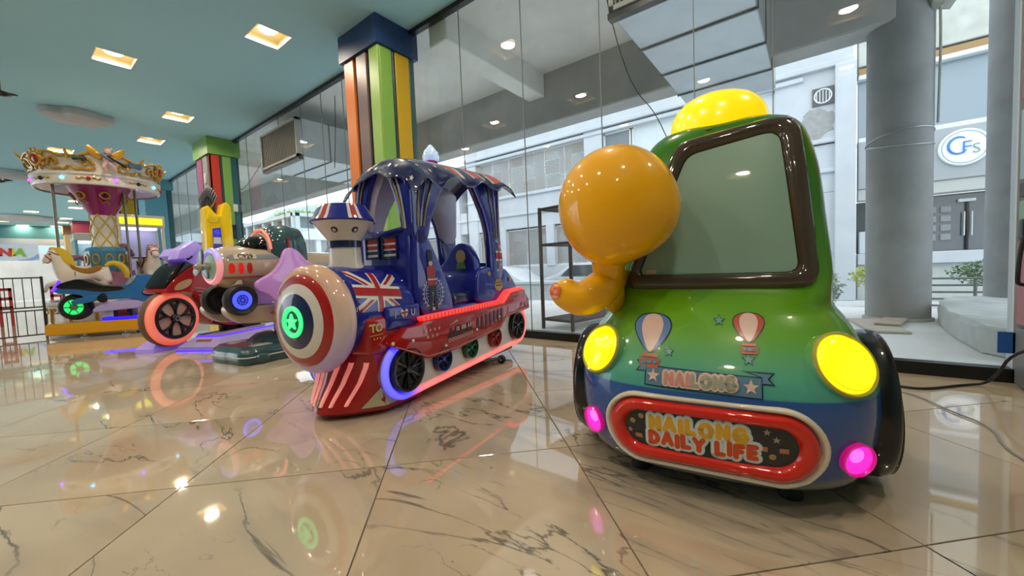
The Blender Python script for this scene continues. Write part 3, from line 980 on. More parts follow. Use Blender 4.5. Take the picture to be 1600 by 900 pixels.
# railing and planting in front of the shop
rl = thing('stair_railing', (8.0, -1.2, 0), 0, 'low grey pipe railing with horizontal bars between the two columns', 'railing')
M_RAIL = mat('rail_grey', '6f7674', rough=0.6, metal=0.3)
for i in range(6):
    z = 0.42 - i*0.095
    build('rail', tube([(0, 0.35, z), (0, -1.05 + .02*i, z + .0), (0.02, -1.12, z - .03)], 0.014, 8), M_RAIL, rl)
build('post', tube([(0, -0.55, -0.5), (0, -0.55, 0.40)], 0.018, 8), M_RAIL, rl)
build('post', tube([(0, -1.26, -0.5), (0, -0.98, 0.47)], 0.018, 8), M_RAIL, rl)
def shrub(x, y, z, rx, ry, rz, n, c, label, seed):
    random.seed(seed)
    mb = MB()
    for i in range(n):
        a, b = random.uniform(0, 2*pi), random.uniform(-.9, 1)
        r = random.uniform(.6, 1.0)
        cx, cy, cz = x + rx*r*cos(a)*sqrt(max(0, 1-b*b)), y + ry*r*sin(a)*sqrt(max(0, 1-b*b)), z + rz*r*b
        s = random.uniform(.03, .06) * max(1, rx*1.2)
        d1 = Vector((random.uniform(-1,1), random.uniform(-1,1), random.uniform(-.4,1))).normalized()*s
        d2 = d1.cross(Vector((random.uniform(-1,1), random.uniform(-1,1), 1))).normalized()*s*.5
        c0 = Vector((cx, cy, cz))
        mb.add(([tuple(c0), tuple(c0 + d1 + d2), tuple(c0 + d1*2), tuple(c0 + d1 - d2)], [(0,1,2,3)]))
    t = thing('shrub', (0, 0, 0), 0, label, 'plant')
    build('foliage', mb, mat('leaf', c, rough=0.7), t, smooth=0, fix=False, kind='stuff')
    build('stem', tube([(x, y, -.5), (x, y, z)], 0.02, 6), mat('bark', '5a4a3a', rough=0.9), t)
shrub(12.6, -1.3, 0.25, .5, .6, .28, 900, '9aa64a', 'yellow-green shrub behind the pipe railing', 1)
shrub(12.6, -3.3, 0.28, .5, 1.0, .32, 1200, '4f6a4a', 'dark green hedge right of the pipe railing', 2)
shrub(8.4, -2.25, 0.18, .22, .22, .32, 500, '8ea08c', 'pale leafy plant in front of the railing end', 3)
shrub(8.6, -0.15, 0.25, .25, .25, .30, 500, '9aa79a', 'pale leafy plant left of the wide round column', 4)
shrub(24.0, 52.0, 7.4, 3.2, 4.0, 1.6, 3500, '8fa85a', 'green tree above the distant concrete block', 5)

# kerb and parked cars
kw = struct(build('low_wall', rbox(11.2, 4.0, -0.5, 11.5, 30, 0.20, 0.02), mat('stone_wall', 'b4b8b8', rough=0.9, noise=0.25, nscale=4, bump=.3, bscale=9), smooth=0))
build('coping', rbox(11.15, 4.0, 0.20, 11.55, 30, 0.30, 0.02), M_WHITEW, kw, smooth=0)
def parked_car(x, y, c, label):
    t = thing('parked_car', (x, y, -0.5), 0, label, 'car')
    body = [(-2.1, .32), (-2.08, .72), (-1.35, .86), (-.75, 1.36), (.85, 1.38), (1.5, .95), (2.1, .86), (2.15, .35)]
    build('body', puffy(body, 0.0, 1.62, 0.10, 2, 1, 'yz'), gloss('car_paint', c), t)
    build('side_glass', prism([(-1.15, .88), (-.68, 1.28), (.78, 1.30), (1.25, .92)], -0.01, 0.02, 'yz'), M_PANED, t, smooth=0)
    for yy in (-1.35, 1.35):
        w = build('wheel', lathe([(0.0001, 0.0), (.17, 0.0), (.18, -.03), (.31, -.03), (.32, .05), (.32, .2)], 24, 'x', (0.0, yy, .32)), M_BLK2, t)
        build('hub', lathe([(0.0001, -.035), (.15, -.025), (.17, -.01)], 16, 'x', (0.0, yy, .32)), M_STEEL, w)
parked_car(12.4, 10.6, 'd3d8dc', 'pale car parked across the street behind the rear of the train')
parked_car(12.4, 6.0, 'c4c9ce', 'second parked car across the street, behind the shelf rack')

# ---- distant blocks
def floors(x0, y0, x1, y1, levels, c, label):
    t = thing('distant_block', (x0, y0, -.5), 0, label, 'building')
    w, d = x1 - x0, y1 - y0
    m = mat('weathered_wall', c, rough=0.9, noise=0.15, nscale=1.0)
    build('core', box(.8, .8, 0, w, d, levels[-1]), mat('dim_core', '8f989c', rough=0.9), t, smooth=0)
    for z in levels:
        build('floor_slab', box(0, 0, z - .28, w, d, z), m, t, smooth=0)
    for z0, z1 in zip([0] + levels[:-1], levels):
        build('parapet', box(0.05, 0.05, z0, .15, d - .05, z0 + .65) if z0 else box(.3, .3, 0, .4, d, .4), m, t, smooth=0)
        for k in range(6):
            build('pier', box(.15, d*k/5 - (.4 if k == 5 else 0), z0, .5, d*k/5 + (.4 if k < 5 else 0), z1), m, t, smooth=0)
            build('pier', box(w*k/5 - (.4 if k == 5 else 0), .15, z0, w*k/5 + (.4 if k < 5 else 0), .5, z1), m, t, smooth=0)
        build('parapet', box(0.05, 0.05, z0, w, .15, z0 + .65), m, t, smooth=0)
    return t
floors(15.0, 33.5, 24.0, 44.0, [2.6, 4.6, 6.5], 'b9c2c4', 'weathered grey block with open balconies, left of the train funnel')
floors(10.0, 52.0, 20.0, 62.0, [3.0, 5.6, 7.6], 'b3bdc2', 'pale far block seen above the teal hood of the plane')
hill = MB()
random.seed(11)
secs = []
for i in range(2):
    secs.append([])
pts = [(-20 + k*5, 8 + 3.5*sin(k*.55) + random.uniform(-.8, .8)) for k in range(26)]
v = []; f = []
for k, (x, h) in enumerate(pts):
    v += [(x, 74, -1), (x, 76, h), (x, 90, h*1.5), (x, 110, h*1.6)]
for k in range(len(pts) - 1):
    for q in range(3):
        f.append((k*4 + q, k*4 + q + 1, k*4 + q + 5, k*4 + q + 4))
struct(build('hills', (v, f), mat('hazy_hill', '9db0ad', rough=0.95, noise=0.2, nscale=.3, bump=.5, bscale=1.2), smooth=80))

# red signs and clutter at the far crossing
for i, (x, y, c, lb) in enumerate(((8.6, 24.5, 'c26a70', 'small pink-red street sign seen beside the train funnel'), (7.8, 27.0, 'd7dbe0', 'white street sign seen below the distant block'))):
    t = thing('street_sign', (x, y, -0.5), 0, lb, 'sign')
    build('pole', tube([(0, 0, 0), (0, 0, 2.7)], 0.04, 8), M_STEEL, t)
    build('sign_plate', rbox(-.3, -.03, 1.8, .35, .03, 2.7, .02), mat('sign_plate', c, rough=0.5), t)
# ================================================================== GREEN CAR RIDE
def interp(tab, z):
    for (z0, *a), (z1, *b) in zip(tab[:-1], tab[1:]):
        if z <= z1:
            t = (z - z0) / (z1 - z0)
            return [p + (q - p) * t for p, q in zip(a, b)]
    return list(tab[-1][1:])
def smooth_tab(tab, zs):
    """Catmull-Rom through the rows of tab"""
    out = []
    for z in zs:
        for i in range(len(tab) - 1):
            if tab[i][0] <= z <= tab[i+1][0] + 1e-9:
                p1, p2 = tab[i], tab[i+1]
                p0 = tab[max(0, i-1)]; p3 = tab[min(len(tab)-1, i+2)]
                t = (z - p1[0]) / (p2[0] - p1[0])
                row = []
                for a, b, c, d, in zip(p0[1:], p1[1:], p2[1:], p3[1:]):
                    m1 = (c - a) / max(1e-6, (p2[0]-p0[0])) * (p2[0]-p1[0])
                    m2 = (d - b) / max(1e-6, (p3[0]-p1[0])) * (p2[0]-p1[0])
                    row.append((2*t**3-3*t**2+1)*b + (t**3-2*t**2+t)*m1 + (-2*t**3+3*t**2)*c + (t**3-t**2)*m2)
                out.append([z] + row); break
    return out

car = thing('kiddie_car_ride', (1.38, 0.30, 0), -82, 'big glossy green and blue toy car ride with a yellow figure leaning out', 'kiddie ride')
# z, centre u, half width, front v, back v, roundness
T = [(0.068, .02, .40, .085, .80, 2.6), (0.085, .02, .45, .045, .84, 2.8), (0.12, .02, .475, .015, .87, 2.9), (0.20, .02, .50, .005, .90, 3.0), (0.30, .02, .515, -.005, .92, 3.0),
     (0.40, .02, .51, .00, .92, 3.0), (0.47, .02, .495, .03, .92, 2.9), (0.54, .02, .47, .075, .91, 2.8), (0.60, .025, .435, .125, .90, 2.8),
     (0.65, .03, .40, .18, .89, 2.9), (0.70, .038, .380, .235, .88, 5.0), (0.76, .044, .376, .27, .87, 6.5), (0.95, .048, .362, .30, .85, 4.8),
     (1.15, .058, .334, .34, .83, 4.8), (1.28, .06, .305, .38, .80, 4.4), (1.345, .065, .275, .41, .77, 3.6), (1.385, .07, .225, .45, .73, 3.0), (1.405, .07, .14, .51, .67, 2.4), (1.41, .07, .03, .57, .61, 2.0)]
zs = [0.068 + i*(1.41-0.068)/70 for i in range(71)]
secs = [superell(r[1], (r[3]+r[4])/2, r[2], (r[4]-r[3])/2, r[0], 72, r[5]) for r in smooth_tab(T, zs)]
M_CARP = ramp_mat('car_paint_gradient', 'Z', [(0.0, '5a6068'), (0.125, '5a6068'), (0.15, '30508e'), (0.389, '2c559c'), (0.391, '4fa094'), (0.46, '5aa688'), (0.56, '6aa63c'), (0.66, '66a012'), (0.80, '4a8a0c'), (1.0, '3a7a0c'), (1.45, '35740e')], rough=0.3, coat=1.0)
body = build('body', loft(secs), M_CARP, car, smooth=60)
TB = bvh(body)
def surf(u, z, tree=TB):
    h, n, i, d = tree.ray_cast(Vector((u, -3, z)), Vector((0, 1, 0)))
    if n.dot(Vector((0, 1, 0))) > 0: n = -n
    return h, n
# rubber feet and axle tubes
for u, v in ((-.23, .20), (.27, .20), (-.23, .78), (.27, .78)):
    build('foot', lathe([(0.0001, 0.0), (.036, 0.0), (.038, .012), (.032, .03), (.032, .12)], 20, 'z', (u, v, 0.0)), M_BLK2, car)
build('underframe', [rbox(-.3, .16, .085, .34, .24, .12, .005), rbox(-.3, .74, .085, .34, .82, .12, .005)], M_BLACK, car)
# wheels with black fender arches
M_TYRE = gloss('ride_tyre', '101113', rough=0.35)
for s in (-1, 1):
    c = (.02 + s*.495, .47, .25)
    w = build('wheel', lathe([(0.0001, s*.06), (.13, s*.045), (.14, s*.03), (.18, s*.045), (.215, s*.06), (.222, 0), (.215, -s*.06), (0.0001, -s*.06)], 48, 'x', c), M_TYRE, car, smooth=50)
    build('hub_cap', lathe([(0.0001, s*.085), (.08, s*.078), (.13, s*.066)], 24, 'x', c), M_STEEL, w)
    w = build('wheel', lathe([(0.0001, s*.05), (.15, s*.065), (.16, s*.04), (.19, s*.075), (.225, s*.06), (.235, 0), (.225, -s*.06), (0.0001, -s*.06)], 40, 'x', (.02 + s*.46, .80, .235)), M_TYRE, car, smooth=50)
    g = prism(circ((.475, .283), .262, 40, .262), .02 + s*.46, .02 + s*.548, 'yz')
    build('fender_arch', bevelled(g, .03, 3), M_TYRE, car)

# oval grille : white ring, red ring, dark sign panel with lettering
def stadium(c, rx, ry, n=20, tilt=0.0):
    h = rx - ry
    pts = [(c[0] + h + ry*cos(a), c[1] + ry*sin(a)) for a in [-pi/2 + pi*i/n for i in range(n+1)]]
    pts += [(c[0] - h + ry*cos(a), c[1] + ry*sin(a)) for a in [pi/2 + pi*i/n for i in range(n+1)]]
    return rot2(pts, tilt, c)
def ring_on(name, outer, inner, m, thick, tree=TB, lift=0.0, parent=car, profile=True, samples=7):
    """raised ring between two outlines following the body surface"""
    n = len(outer)
    V = []; F = []
    rows = samples
    for k in range(rows):
        t = k / (rows - 1)
        hgt = lift + (thick * sqrt(max(0, 1 - (2*t - 1)**2)) if profile else thick)
        if k in (0, rows - 1): hgt = -0.004
        for (x0, z0), (x1, z1) in zip(outer, inner):
            u, z = x0 + (x1-x0)*t, z0 + (z1-z0)*t
            h, nn = surf(u, z, tree)
            V.append(tuple(h + nn * hgt))
    for k in range(rows - 1):
        for i in range(n):
            F.append((k*n + i, k*n + (i+1) % n, (k+1)*n + (i+1) % n, (k+1)*n + i))
    return build(name, (V, F), m, parent, smooth=60)
GC = (.015, .243)
M_REDG = gloss('ride_red', 'd0200e', coat=1.0)
M_IVORY = gloss('ride_ivory', 'ddd3bf', coat=1.0)
st = [stadium(GC, a, b) for a, b in ((.335, .128), (.312, .109), (.255, .062))]
gr = ring_on('grille_ring', st[0], st[1], M_IVORY, .020)
ring_on('grille_red_ring', st[1], st[2], M_REDG, .030)
def fill(poly, rings=4):
    """outline filled with concentric quads (flat 2D)"""
    n = len(poly); cx = sum(p[0] for p in poly)/n; cz = sum(p[1] for p in poly)/n
    v = []; f = []
    for k in range(rings + 1):
        t = 1 - k / rings * 0.98
        if k == rings: t = 0.02
        v += [(cx + (x-cx)*t, cz + (z-cz)*t) for x, z in poly]
    for k in range(rings):
        for i in range(n): f.append((k*n+i, k*n+(i+1) % n, (k+1)*n+(i+1) % n, (k+1)*n+i))
    f.append(tuple(range(rings*n, rings*n+n)))
    return v, f
pan = decal('sign_panel', fill(stadium(GC, .265, .068), 6), gloss('sign_dark', '23262c', rough=.15), car, TB, off=.004)
def lettering(s, size, c, m, parent, tree, off, offset=0.0, tilt=0.0, sp=1.0, name='lettering', squash=1.0, **k):
    v, f = text_polys(s, size, offset, sp)
    v = [(x, y * squash) for x, y in v]
    v = rot2(v, tilt)
    v = [(x + c[0], y + c[1]) for x, y in v]
    return decal(name, (v, f), m, parent, tree, off=off, maxlen=.06, **k)
M_PALE = mat('print_pale_blue', 'bcd9dc', rough=0.25)
M_LY = mat('print_yellow', 'd8a32a', rough=0.25); M_LR = mat('print_orange_red', 'cf4a22', rough=0.25); M_LW = mat('print_white', 'e4e0d8', rough=0.25)
def arcp(cx, cy, rx, ry, a0, a1, n=10): return [(cx + rx*cos(radians(a0 + (a1-a0)*i/n)), cy + ry*sin(radians(a0 + (a1-a0)*i/n))) for i in range(n + 1)]
GLYPH = {   # width, strokes : round-ended letter strokes on a unit-high cell
 'N': (.62, [[(0, 0), (0, 1), (.62, 0), (.62, 1)]]), 'A': (.70, [[(0, 0), (.35, 1), (.70, 0)], [(.16, .36), (.54, .36)]]),
 'I': (.0, [[(0, 0), (0, 1)]]), 'L': (.48, [[(0, 1), (0, 0), (.48, 0)]]), 'O': (.76, [arcp(.38, .5, .38, .5, 0, 360, 18)]),
 'G': (.72, [arcp(.38, .5, .38, .5, 50, 340, 14) + [(.72, .45), (.45, .45)]]), 'D': (.64, [[(0, 0), (0, 1)] + arcp(.12, .5, .52, .5, 90, -90, 10) + [(0, 0)]]),
 'Y': (.66, [[(0, 1), (.33, .5), (.66, 1)], [(.33, .5), (.33, 0)]]), 'F': (.48, [[(.48, 1), (0, 1), (0, 0)], [(0, .52), (.40, .52)]]),
 'E': (.48, [[(.48, 1), (0, 1), (0, 0), (.48, 0)], [(0, .5), (.40, .5)]]), ' ': (.12, [])}
def capsule(p, q, r, n=6):
    a = atan2(q[1] - p[1], q[0] - p[0])
    return [(q[0] + r*cos(a - pi/2 + pi*i/n), q[1] + r*sin(a - pi/2 + pi*i/n)) for i in range(n + 1)] + [(p[0] + r*cos(a + pi/2 + pi*i/n), p[1] + r*sin(a + pi/2 + pi*i/n)) for i in range(n + 1)]
def word(s, c, width, height, r, gap=.42, wob=.0):
    tot = sum(GLYPH[ch][0] for ch in s) + gap*(len(s) - 1)
    kx = width / tot
    x = c[0] - width/2
    out = []
    for i, ch in enumerate(s):
        w, st = GLYPH[ch]
        dy = wob * (1 if i % 2 else -1)
        polys = []
        for line in st:
            pts = [(x + px*kx, c[1] + (py - .5)*height + dy) for px, py in line]
            polys += [capsule(a, b, r) for a, b in zip(pts[:-1], pts[1:])]
        out.append(polys)
        x += (w + gap)*kx
    return out
def bubble_word(s, c, width, height, r, cols, tree, parent, off, gap=.42, wob=0.0, glow=.012, outl=.006):
    if cols[0]: decal('lettering_glow', flat_polys(sum(word(s, c, width, height, r + glow, gap, wob), [])), cols[0], parent, tree, off=off, maxlen=.05)
    decal('lettering_outline', flat_polys(sum(word(s, c, width, height, r + outl, gap, wob), [])), cols[1], parent, tree, off=off + .0012, maxlen=.05)
    for i, ps in enumerate(word(s, c, width, height, r, gap, wob)):
        if ps: decal('letter', flat_polys(ps), cols[2][i] if isinstance(cols[2], list) else cols[2], parent, tree, off=off + .0024, maxlen=.05)
def bubble(s, size, c, cols, tree, parent, off=.005, sp=1.0, sq=1.0):
    lettering(s, size, c, cols[0], parent, tree, off, offset=.013, sp=sp, name='lettering_glow', squash=sq)
    lettering(s, size, c, cols[1], parent, tree, off + .0012, offset=.008, sp=sp, name='lettering_outline', squash=sq)
    lettering(s, size, c, cols[2], parent, tree, off + .0024, offset=.0045, sp=sp, name='lettering', squash=sq)
bubble_word('NAILONG', (-.008, .271), .285, .040, .0085, (M_PALE, M_LW, M_LY), TB, pan, .006, gap=.50, wob=.0015, glow=.010, outl=.005)
bubble_word('DAILY LIFE', (.004, .217), .315, .038, .0080, (M_PALE, M_LW, M_LR), TB, pan, .0061, gap=.47, wob=.002, glow=.010, outl=.005)
# little sprinkles of print on the dark panel: camera, burger and star marks
for i, (u, z) in enumerate(((-.215, .262), (-.225, .225), (-.195, .210), (-.185, .285), (.215, .268), (.235, .235), (.205, .212), (.190, .290), (.180, .235))):
    c = ('a9884a', '9c8f7c', 'b0724a')[i % 3]
    P = [circ((u, z), .010, 10), star((u, z), .012), [(u-.012, z-.008), (u+.012, z-.008), (u+.012, z+.008), (u-.012, z+.008)]][i % 3]
    if i == 0: mm = [mat('print_dot', q, rough=.3) for q in ('a9884a', '9c8f7c', 'b0724a')]
    decal('print_mark', flat_polys([P]), mm[i % 3], pan, TB, off=.006)

# head lamps and fog lamps
M_HEADL = mat('head_lamp_glow', 'f4ee10', rough=0.2, coat=1, emit='fff000', es=1.0)
M_BEZ = gloss('lamp_bezel', 'b0a04a')
M_PINK = mat('fog_lamp_glow', 'ff20c8', rough=0.2, coat=1, emit='ff10d0', es=0.95)
M_PINKR = mat('fog_lamp_rim', 'd01080', rough=0.3, coat=1, emit='e00890', es=0.35)
M_PINKC = mat('fog_lamp_core', 'ff8cff', rough=0.3, emit='ff66ff', es=1.1)
for s in (-1, 1):
    h, n = surf(.02 + s*.372, .487)
    nn = (Vector((s*.52, -.80, .30)).normalized()*.45 + n*.55).normalized()
    base = aim(h + nn*.008, nn)
    hl = build('head_lamp', xf(lathe([(.099, 0), (.102, .004), (.101, .010), (.097, .014), (.091, .010)], 48), base), M_BEZ, car)
    build('lamp_housing', xf(lathe([(.104, -.09), (.103, -.02), (.100, .004)], 48), base), M_CARP, hl)
    build('lens', xf(lathe([(.0001, .036), (.035, .034), (.065, .027), (.085, .016), (.093, .006)], 48), base), M_HEADL, hl)
    build('lens_ring', xf(torus(.080, .003, 48, 8), base @ Matrix.Translation((0, 0, .019))), mat('lens_ring', 'e6e000', emit='f0e800', es=.7), hl)
    h, n = surf(.02 + s*.398, .212)
    nn = (Vector((s*.42, -.90, .02)).normalized()*.4 + n*.6).normalized()
    base = aim(h + nn*.013, nn)
    fl = build('fog_lamp', xf(lathe([(.048, -.06), (.051, -.01), (.052, .006), (.049, .010), (.045, .006), (.044, .001)], 40), base), M_PINKR, car)
    build('lens', xf(lathe([(.0001, .000), (.0455, .002)], 36), base), M_PINK, fl)
    build('bulb_dome', xf(lathe([(.0001, .010), (.014, .008), (.021, .004), (.023, .001)], 24), base @ Matrix.Translation((-.008 if s > 0 else .004, .016, 0))), M_PINKC, fl)

# prints on the bonnet (the printed cartoon figure is left out)
M_NAVYP = mat('print_navy', '22304a', rough=.25); M_SLATE = mat('print_slate_blue', '5d7f98', rough=.25)
M_SKIN = mat('print_cream', 'd9c7b4', rough=.25); M_BLUEP = mat('print_blue', '5a7eb0', rough=.25); M_ORP = mat('print_brick', 'b5523a', rough=.25)
M_PINKP = mat('print_rose', 'd9b8ac', rough=.25)
def P(*polys): return flat_polys(list(polys))
def balloon(c, s, outer, name):
    x, z = c
    def P(*ps): return flat_polys([[(x + (a - x)*1.32, b) for a, b in p] for p in ps])
    o = decal(name + '_outline', P(smooth_poly([(x-.060*s, z+.035*s), (x-.046*s, z+.080*s), (x, z+.092*s), (x+.046*s, z+.080*s), (x+.060*s, z+.035*s), (x+.014*s, z-.048*s), (x-.014*s, z-.048*s)], 2)), M_NAVYP, car, TB, .002)
    decal(name + '_envelope', P(smooth_poly([(x-.056*s, z+.035*s), (x-.043*s, z+.076*s), (x, z+.088*s), (x+.043*s, z+.076*s), (x+.056*s, z+.035*s), (x+.011*s, z-.044*s), (x-.011*s, z-.044*s)], 2)), outer, o, TB, .003)
    decal(name + '_stripe', P(smooth_poly([(x-.034*s, z+.035*s), (x-.026*s, z+.076*s), (x, z+.088*s), (x+.026*s, z+.076*s), (x+.034*s, z+.035*s), (x+.008*s, z-.044*s), (x-.008*s, z-.044*s)], 2)), M_PINKP, o, TB, .004)
    decal(name + '_basket', P([(x-.022*s, z-.05*s), (x+.022*s, z-.05*s), (x+.022*s, z-.062*s), (x-.022*s, z-.062*s)], [(x-.03*s, z-.066*s), (x+.03*s, z-.066*s), (x+.024*s, z-.098*s), (x-.024*s, z-.098*s)]), M_ORP, o, TB, .003)
    decal(name + '_window', P(circ((x-.014*s, z-.078*s), .007*s, 10), circ((x+.001*s, z-.078*s), .007*s, 10), circ((x+.016*s, z-.078*s), .007*s, 10)), M_SLATE, o, TB, .005)
balloon((-.160, .546), .95, M_BLUEP, 'balloon_print')
balloon((.148, .580), .66, M_ORP, 'balloon_print')
M_STARP = mat('print_teal_star', '6d9c98', rough=.25)
for x, z, r in ((.060, .612, .016), (-.095, .508, .015), (.145, .500, .017)):
    o = decal('star_print', P(star((x, z), r*1.25)), M_NAVYP, car, TB, .002)
    decal('star_fill', P(star((x, z), r)), M_STARP, o, TB, .003)
# ribbon banner with the name
rb_c = (0.005, .428)
rb = decal('ribbon_outline', P([(-.172, .396), (.182, .388), (.182, .452), (-.172, .462)], [(-.205, .440), (-.165, .440), (-.165, .475), (-.205, .475), (-.19, .458)], [(.175, .432), (.215, .430), (.20, .448), (.215, .466), (.12, .468), (.175, .455)]), M_NAVYP, car, TB, .002)
decal('ribbon_face', P([(-.168, .400), (.178, .392), (.178, .449), (-.168, .458)], [(-.198, .443), (-.170, .443), (-.170, .470), (-.198, .471), (-.184, .458)], [(.181, .435), (.207, .434), (.194, .448), (.207, .462), (.15, .463), (.181, .452)]), M_SLATE, rb, TB, .003)
for u, z in ((-.143, .430), (.150, .422)):
    decal('star_print', P(star((u, z), .023)), M_PINKP, rb, TB, .0045)
M_SAL = mat('print_salmon', 'c98a7c', rough=.25); M_GGR = mat('print_greygreen', '9aa08c', rough=.25)
bubble_word('NAILONG', (.002, .4265), .205, .030, .0055, (None, M_PINKP, [M_SAL]*3 + [M_GGR]*4), TB, rb, .0045, gap=.46, outl=.007)

# windscreen: brown frame tube and grey-green pane
def quadc(c4, r, n=7):
    """rounded polygon from corner list with radii"""
    out = []
    m = len(c4)
    for i in range(m):
        p0, p, p1 = Vector(c4[i-1]), Vector(c4[i]), Vector(c4[(i+1) % m])
        a = (p0 - p).normalized(); b = (p1 - p).normalized()
        rr = r[i] if isinstance(r, (list, tuple)) else r
        A, B = p + a*rr, p + b*rr
        for k in range(n + 1):
            t = k / n
            out.append(tuple((1-t)**2*A + 2*t*(1-t)*p + t*t*B))
    return out
# extra subdivisions along straight runs so that the frame follows the curved body
def dens(poly, m=160):
    L = [0]
    n = len(poly)
    for i in range(n): L.append(L[-1] + math.dist(poly[i], poly[(i+1) % n]))
    out = []
    for k in range(m):
        d = L[-1]*k/m
        i = max(j for j in range(n) if L[j] <= d + 1e-12)
        t = (d - L[i]) / max(1e-9, L[i+1] - L[i])
        a, b = poly[i], poly[(i+1) % n]
        out.append((a[0] + (b[0]-a[0])*t, a[1] + (b[1]-a[1])*t))
    return out
wso = [(-.298, .715), (.366, .715), (.322, 1.325), (.27, 1.350), (-.098, 1.312)]
wsi = [(-.234, .772), (.304, .772), (.258, 1.275), (.224, 1.290), (-.052, 1.248)]
RR = [.05, .07, .05, .04, .06]
wo, wi = dens(quadc(wso, RR)), dens(quadc(wsi, [.03, .04, .03, .02, .04]))
M_BROWN = gloss('frame_brown', '463b31', rough=.12, coat=1, bump=.12, bscale=28)
sh = (0.0)
fr = ring_on('windscreen_frame', wo, wi, M_BROWN, .030, samples=9)
build_pane = decal('windscreen', fill(wi, 8), mat('grey_green_pane', '8aa899', rough=.35, coat=1, spec=.2), car, TB, off=.006, maxlen=.12)
decal('sticker', P([(-.205, .775), (-.165, .775), (-.165, .792), (-.205, .792)]), mat('sticker', 'c9a79a', rough=.4), car, TB, off=.011)
decal('sticker', P([(.012, 1.352), (.034, 1.353), (.034, 1.362), (.012, 1.361)]), mat('sticker_dark', '6b5a4c', rough=.4), car, TB, off=.004)
# roof beacon
bz = [(.0001, .165), (.05, .163), (.10, .152), (.14, .132), (.17, .10), (.188, .065), (.195, .02), (.197, -.03)]
build('roof_beacon', xf(lathe(bz, 48), Matrix.Translation((.05, .60, 1.385)) @ Matrix.Diagonal((1.0, .85, 1.0, 1))), mat('beacon_yellow', 'ffd800', rough=.25, coat=.6, emit='ffd400', es=.75), car)
build('side_bolt', xf(lathe([(.0001, .012), (.016, .01), (.02, 0), (.02, -.03)], 20), Matrix.Translation((-.215, .42, 1.235)) @ Matrix.Rotation(radians(-100), 4, 'Y') @ Matrix.Rotation(0.3, 4, 'X')), M_BROWN, car)

# the yellow figure leaning out of the window: built as a plain smooth generic form, no face
M_ORAN = gloss('ride_amber', 'f6b000', coat=1)
hp = [(-.303, .12, .835), (-.300, .105, .93), (-.292, .09, 1.03), (-.285, .10, 1.13), (-.275, .13, 1.20)]
head = []
def headpt(th, ph):
    # squashed rounded head, wider near the cheeks, tilted toward the window
    z = sin(ph); r = cos(ph)**(.76 if ph < 0 else .92)
    w = 1.0
    x, y = r*cos(th)*.228*w, r*sin(th)*.19*w
    zz = z*(.215 if z < 0 else .235)
    return x, y, zz
V = []; F = []
n1, n2 = 48, 28
for j in range(n2 + 1):
    ph = -pi/2 + pi*j/n2
    ph = max(-pi/2 + .001, min(pi/2 - .001, ph))
    for i in range(n1): V.append(headpt(2*pi*i/n1, ph))
for j in range(n2):
    for i in range(n1): F.append((j*n1+i, j*n1+(i+1) % n1, (j+1)*n1+(i+1) % n1, (j+1)*n1+i))
HM = Matrix.Translation((-.288, .145, 1.042)) @ Matrix.Rotation(radians(-24), 4, 'Y')
build('figure_head', xf((V, F), HM), M_ORAN, car, smooth=80)
skin('figure_arm', [(-.33, .34, .78), (-.345, .20, .75), (-.38, .16, .712), (-.43, .14, .685), (-.47, .13, .690), (-.52, .125, .722), (-.535, .12, .765)],
     [(i, i+1) for i in range(6)], [(.05, .05), (.07, .075), (.08, .084), (.080, .082), (.075, .077), (.068, .070), (.045, .045)], M_ORAN, car, sub=3)
skin('figure_shoulder', [(-.34, .32, .62), (-.345, .25, .71), (-.345, .19, .80), (-.32, .16, .90)], [(0,1),(1,2),(2,3)], [.04, .06, .066, .09], M_ORAN, car, sub=3)
decal('palm_patch', flat_polys([circ((-.530, .725), .030, 24)]), gloss('palm_orange', 'dd6238'), car, bvh([o for o in car.children if o.name.startswith('figure_arm')][0]), .003)

# ================================================================== TRAIN RIDE
tr = thing('train_ride', (1.173, 2.257, 0), 9, 'navy and red toy train ride with union flags, funnel and wavy awning', 'kiddie ride')
M_NAVY = gloss('train_navy', '161f8a', coat=1.0)
M_NAVYD = gloss('train_navy_dark', '141b50', coat=1.0)
M_TRED = gloss('train_red', 'a41210', coat=1.0)
M_TWH = gloss('train_white', 'd8d2cf', coat=1.0)
M_LAV = gloss('train_lavender', 'b3abc4', rough=.35, coat=.5)
M_SLAT = mat('plough_light', 'f0b8b0', rough=.4, emit='ff7070', es=.35)
M_REDL = mat('red_strip_light', 'ff5a55', rough=.4, emit='ff3028', es=1.1)
# plough (lower front body)
def plough(z, nose, half, back=.42, shoulder=.10, k=9):
    pts = [(back, -half)]
    for i in range(k + 1):
        a = -pi/2 - (pi) * i / k
        x = shoulder + (nose - shoulder) * abs(cos(a)) ** 1.0 if False else None
        t = i / k
        v = -half + 2*half*t
        q = abs(v) / half
        pts.append((nose + (shoulder - nose) * q ** 1.7, v))
    pts.append((back, half))
    return [(x, y - .02, z) for x, y in pts]
secs = [plough(.02, -.10, .27, shoulder=.14), plough(.045, -.135, .285, shoulder=.11), plough(.10, -.12, .285, shoulder=.10), plough(.20, -.065, .275, shoulder=.09),
        plough(.30, -.02, .275, shoulder=.07), plough(.40, .005, .28, shoulder=.04), plough(.56, .01, .28, shoulder=.03)]
pb = build('plough', loft(secs), M_TRED, tr, smooth=50)
TP = bvh(pb)
def front_cast(tree, u, v, z):
    return tree.ray_cast(Vector((-2, v, z)), Vector((1, 0, 0)))
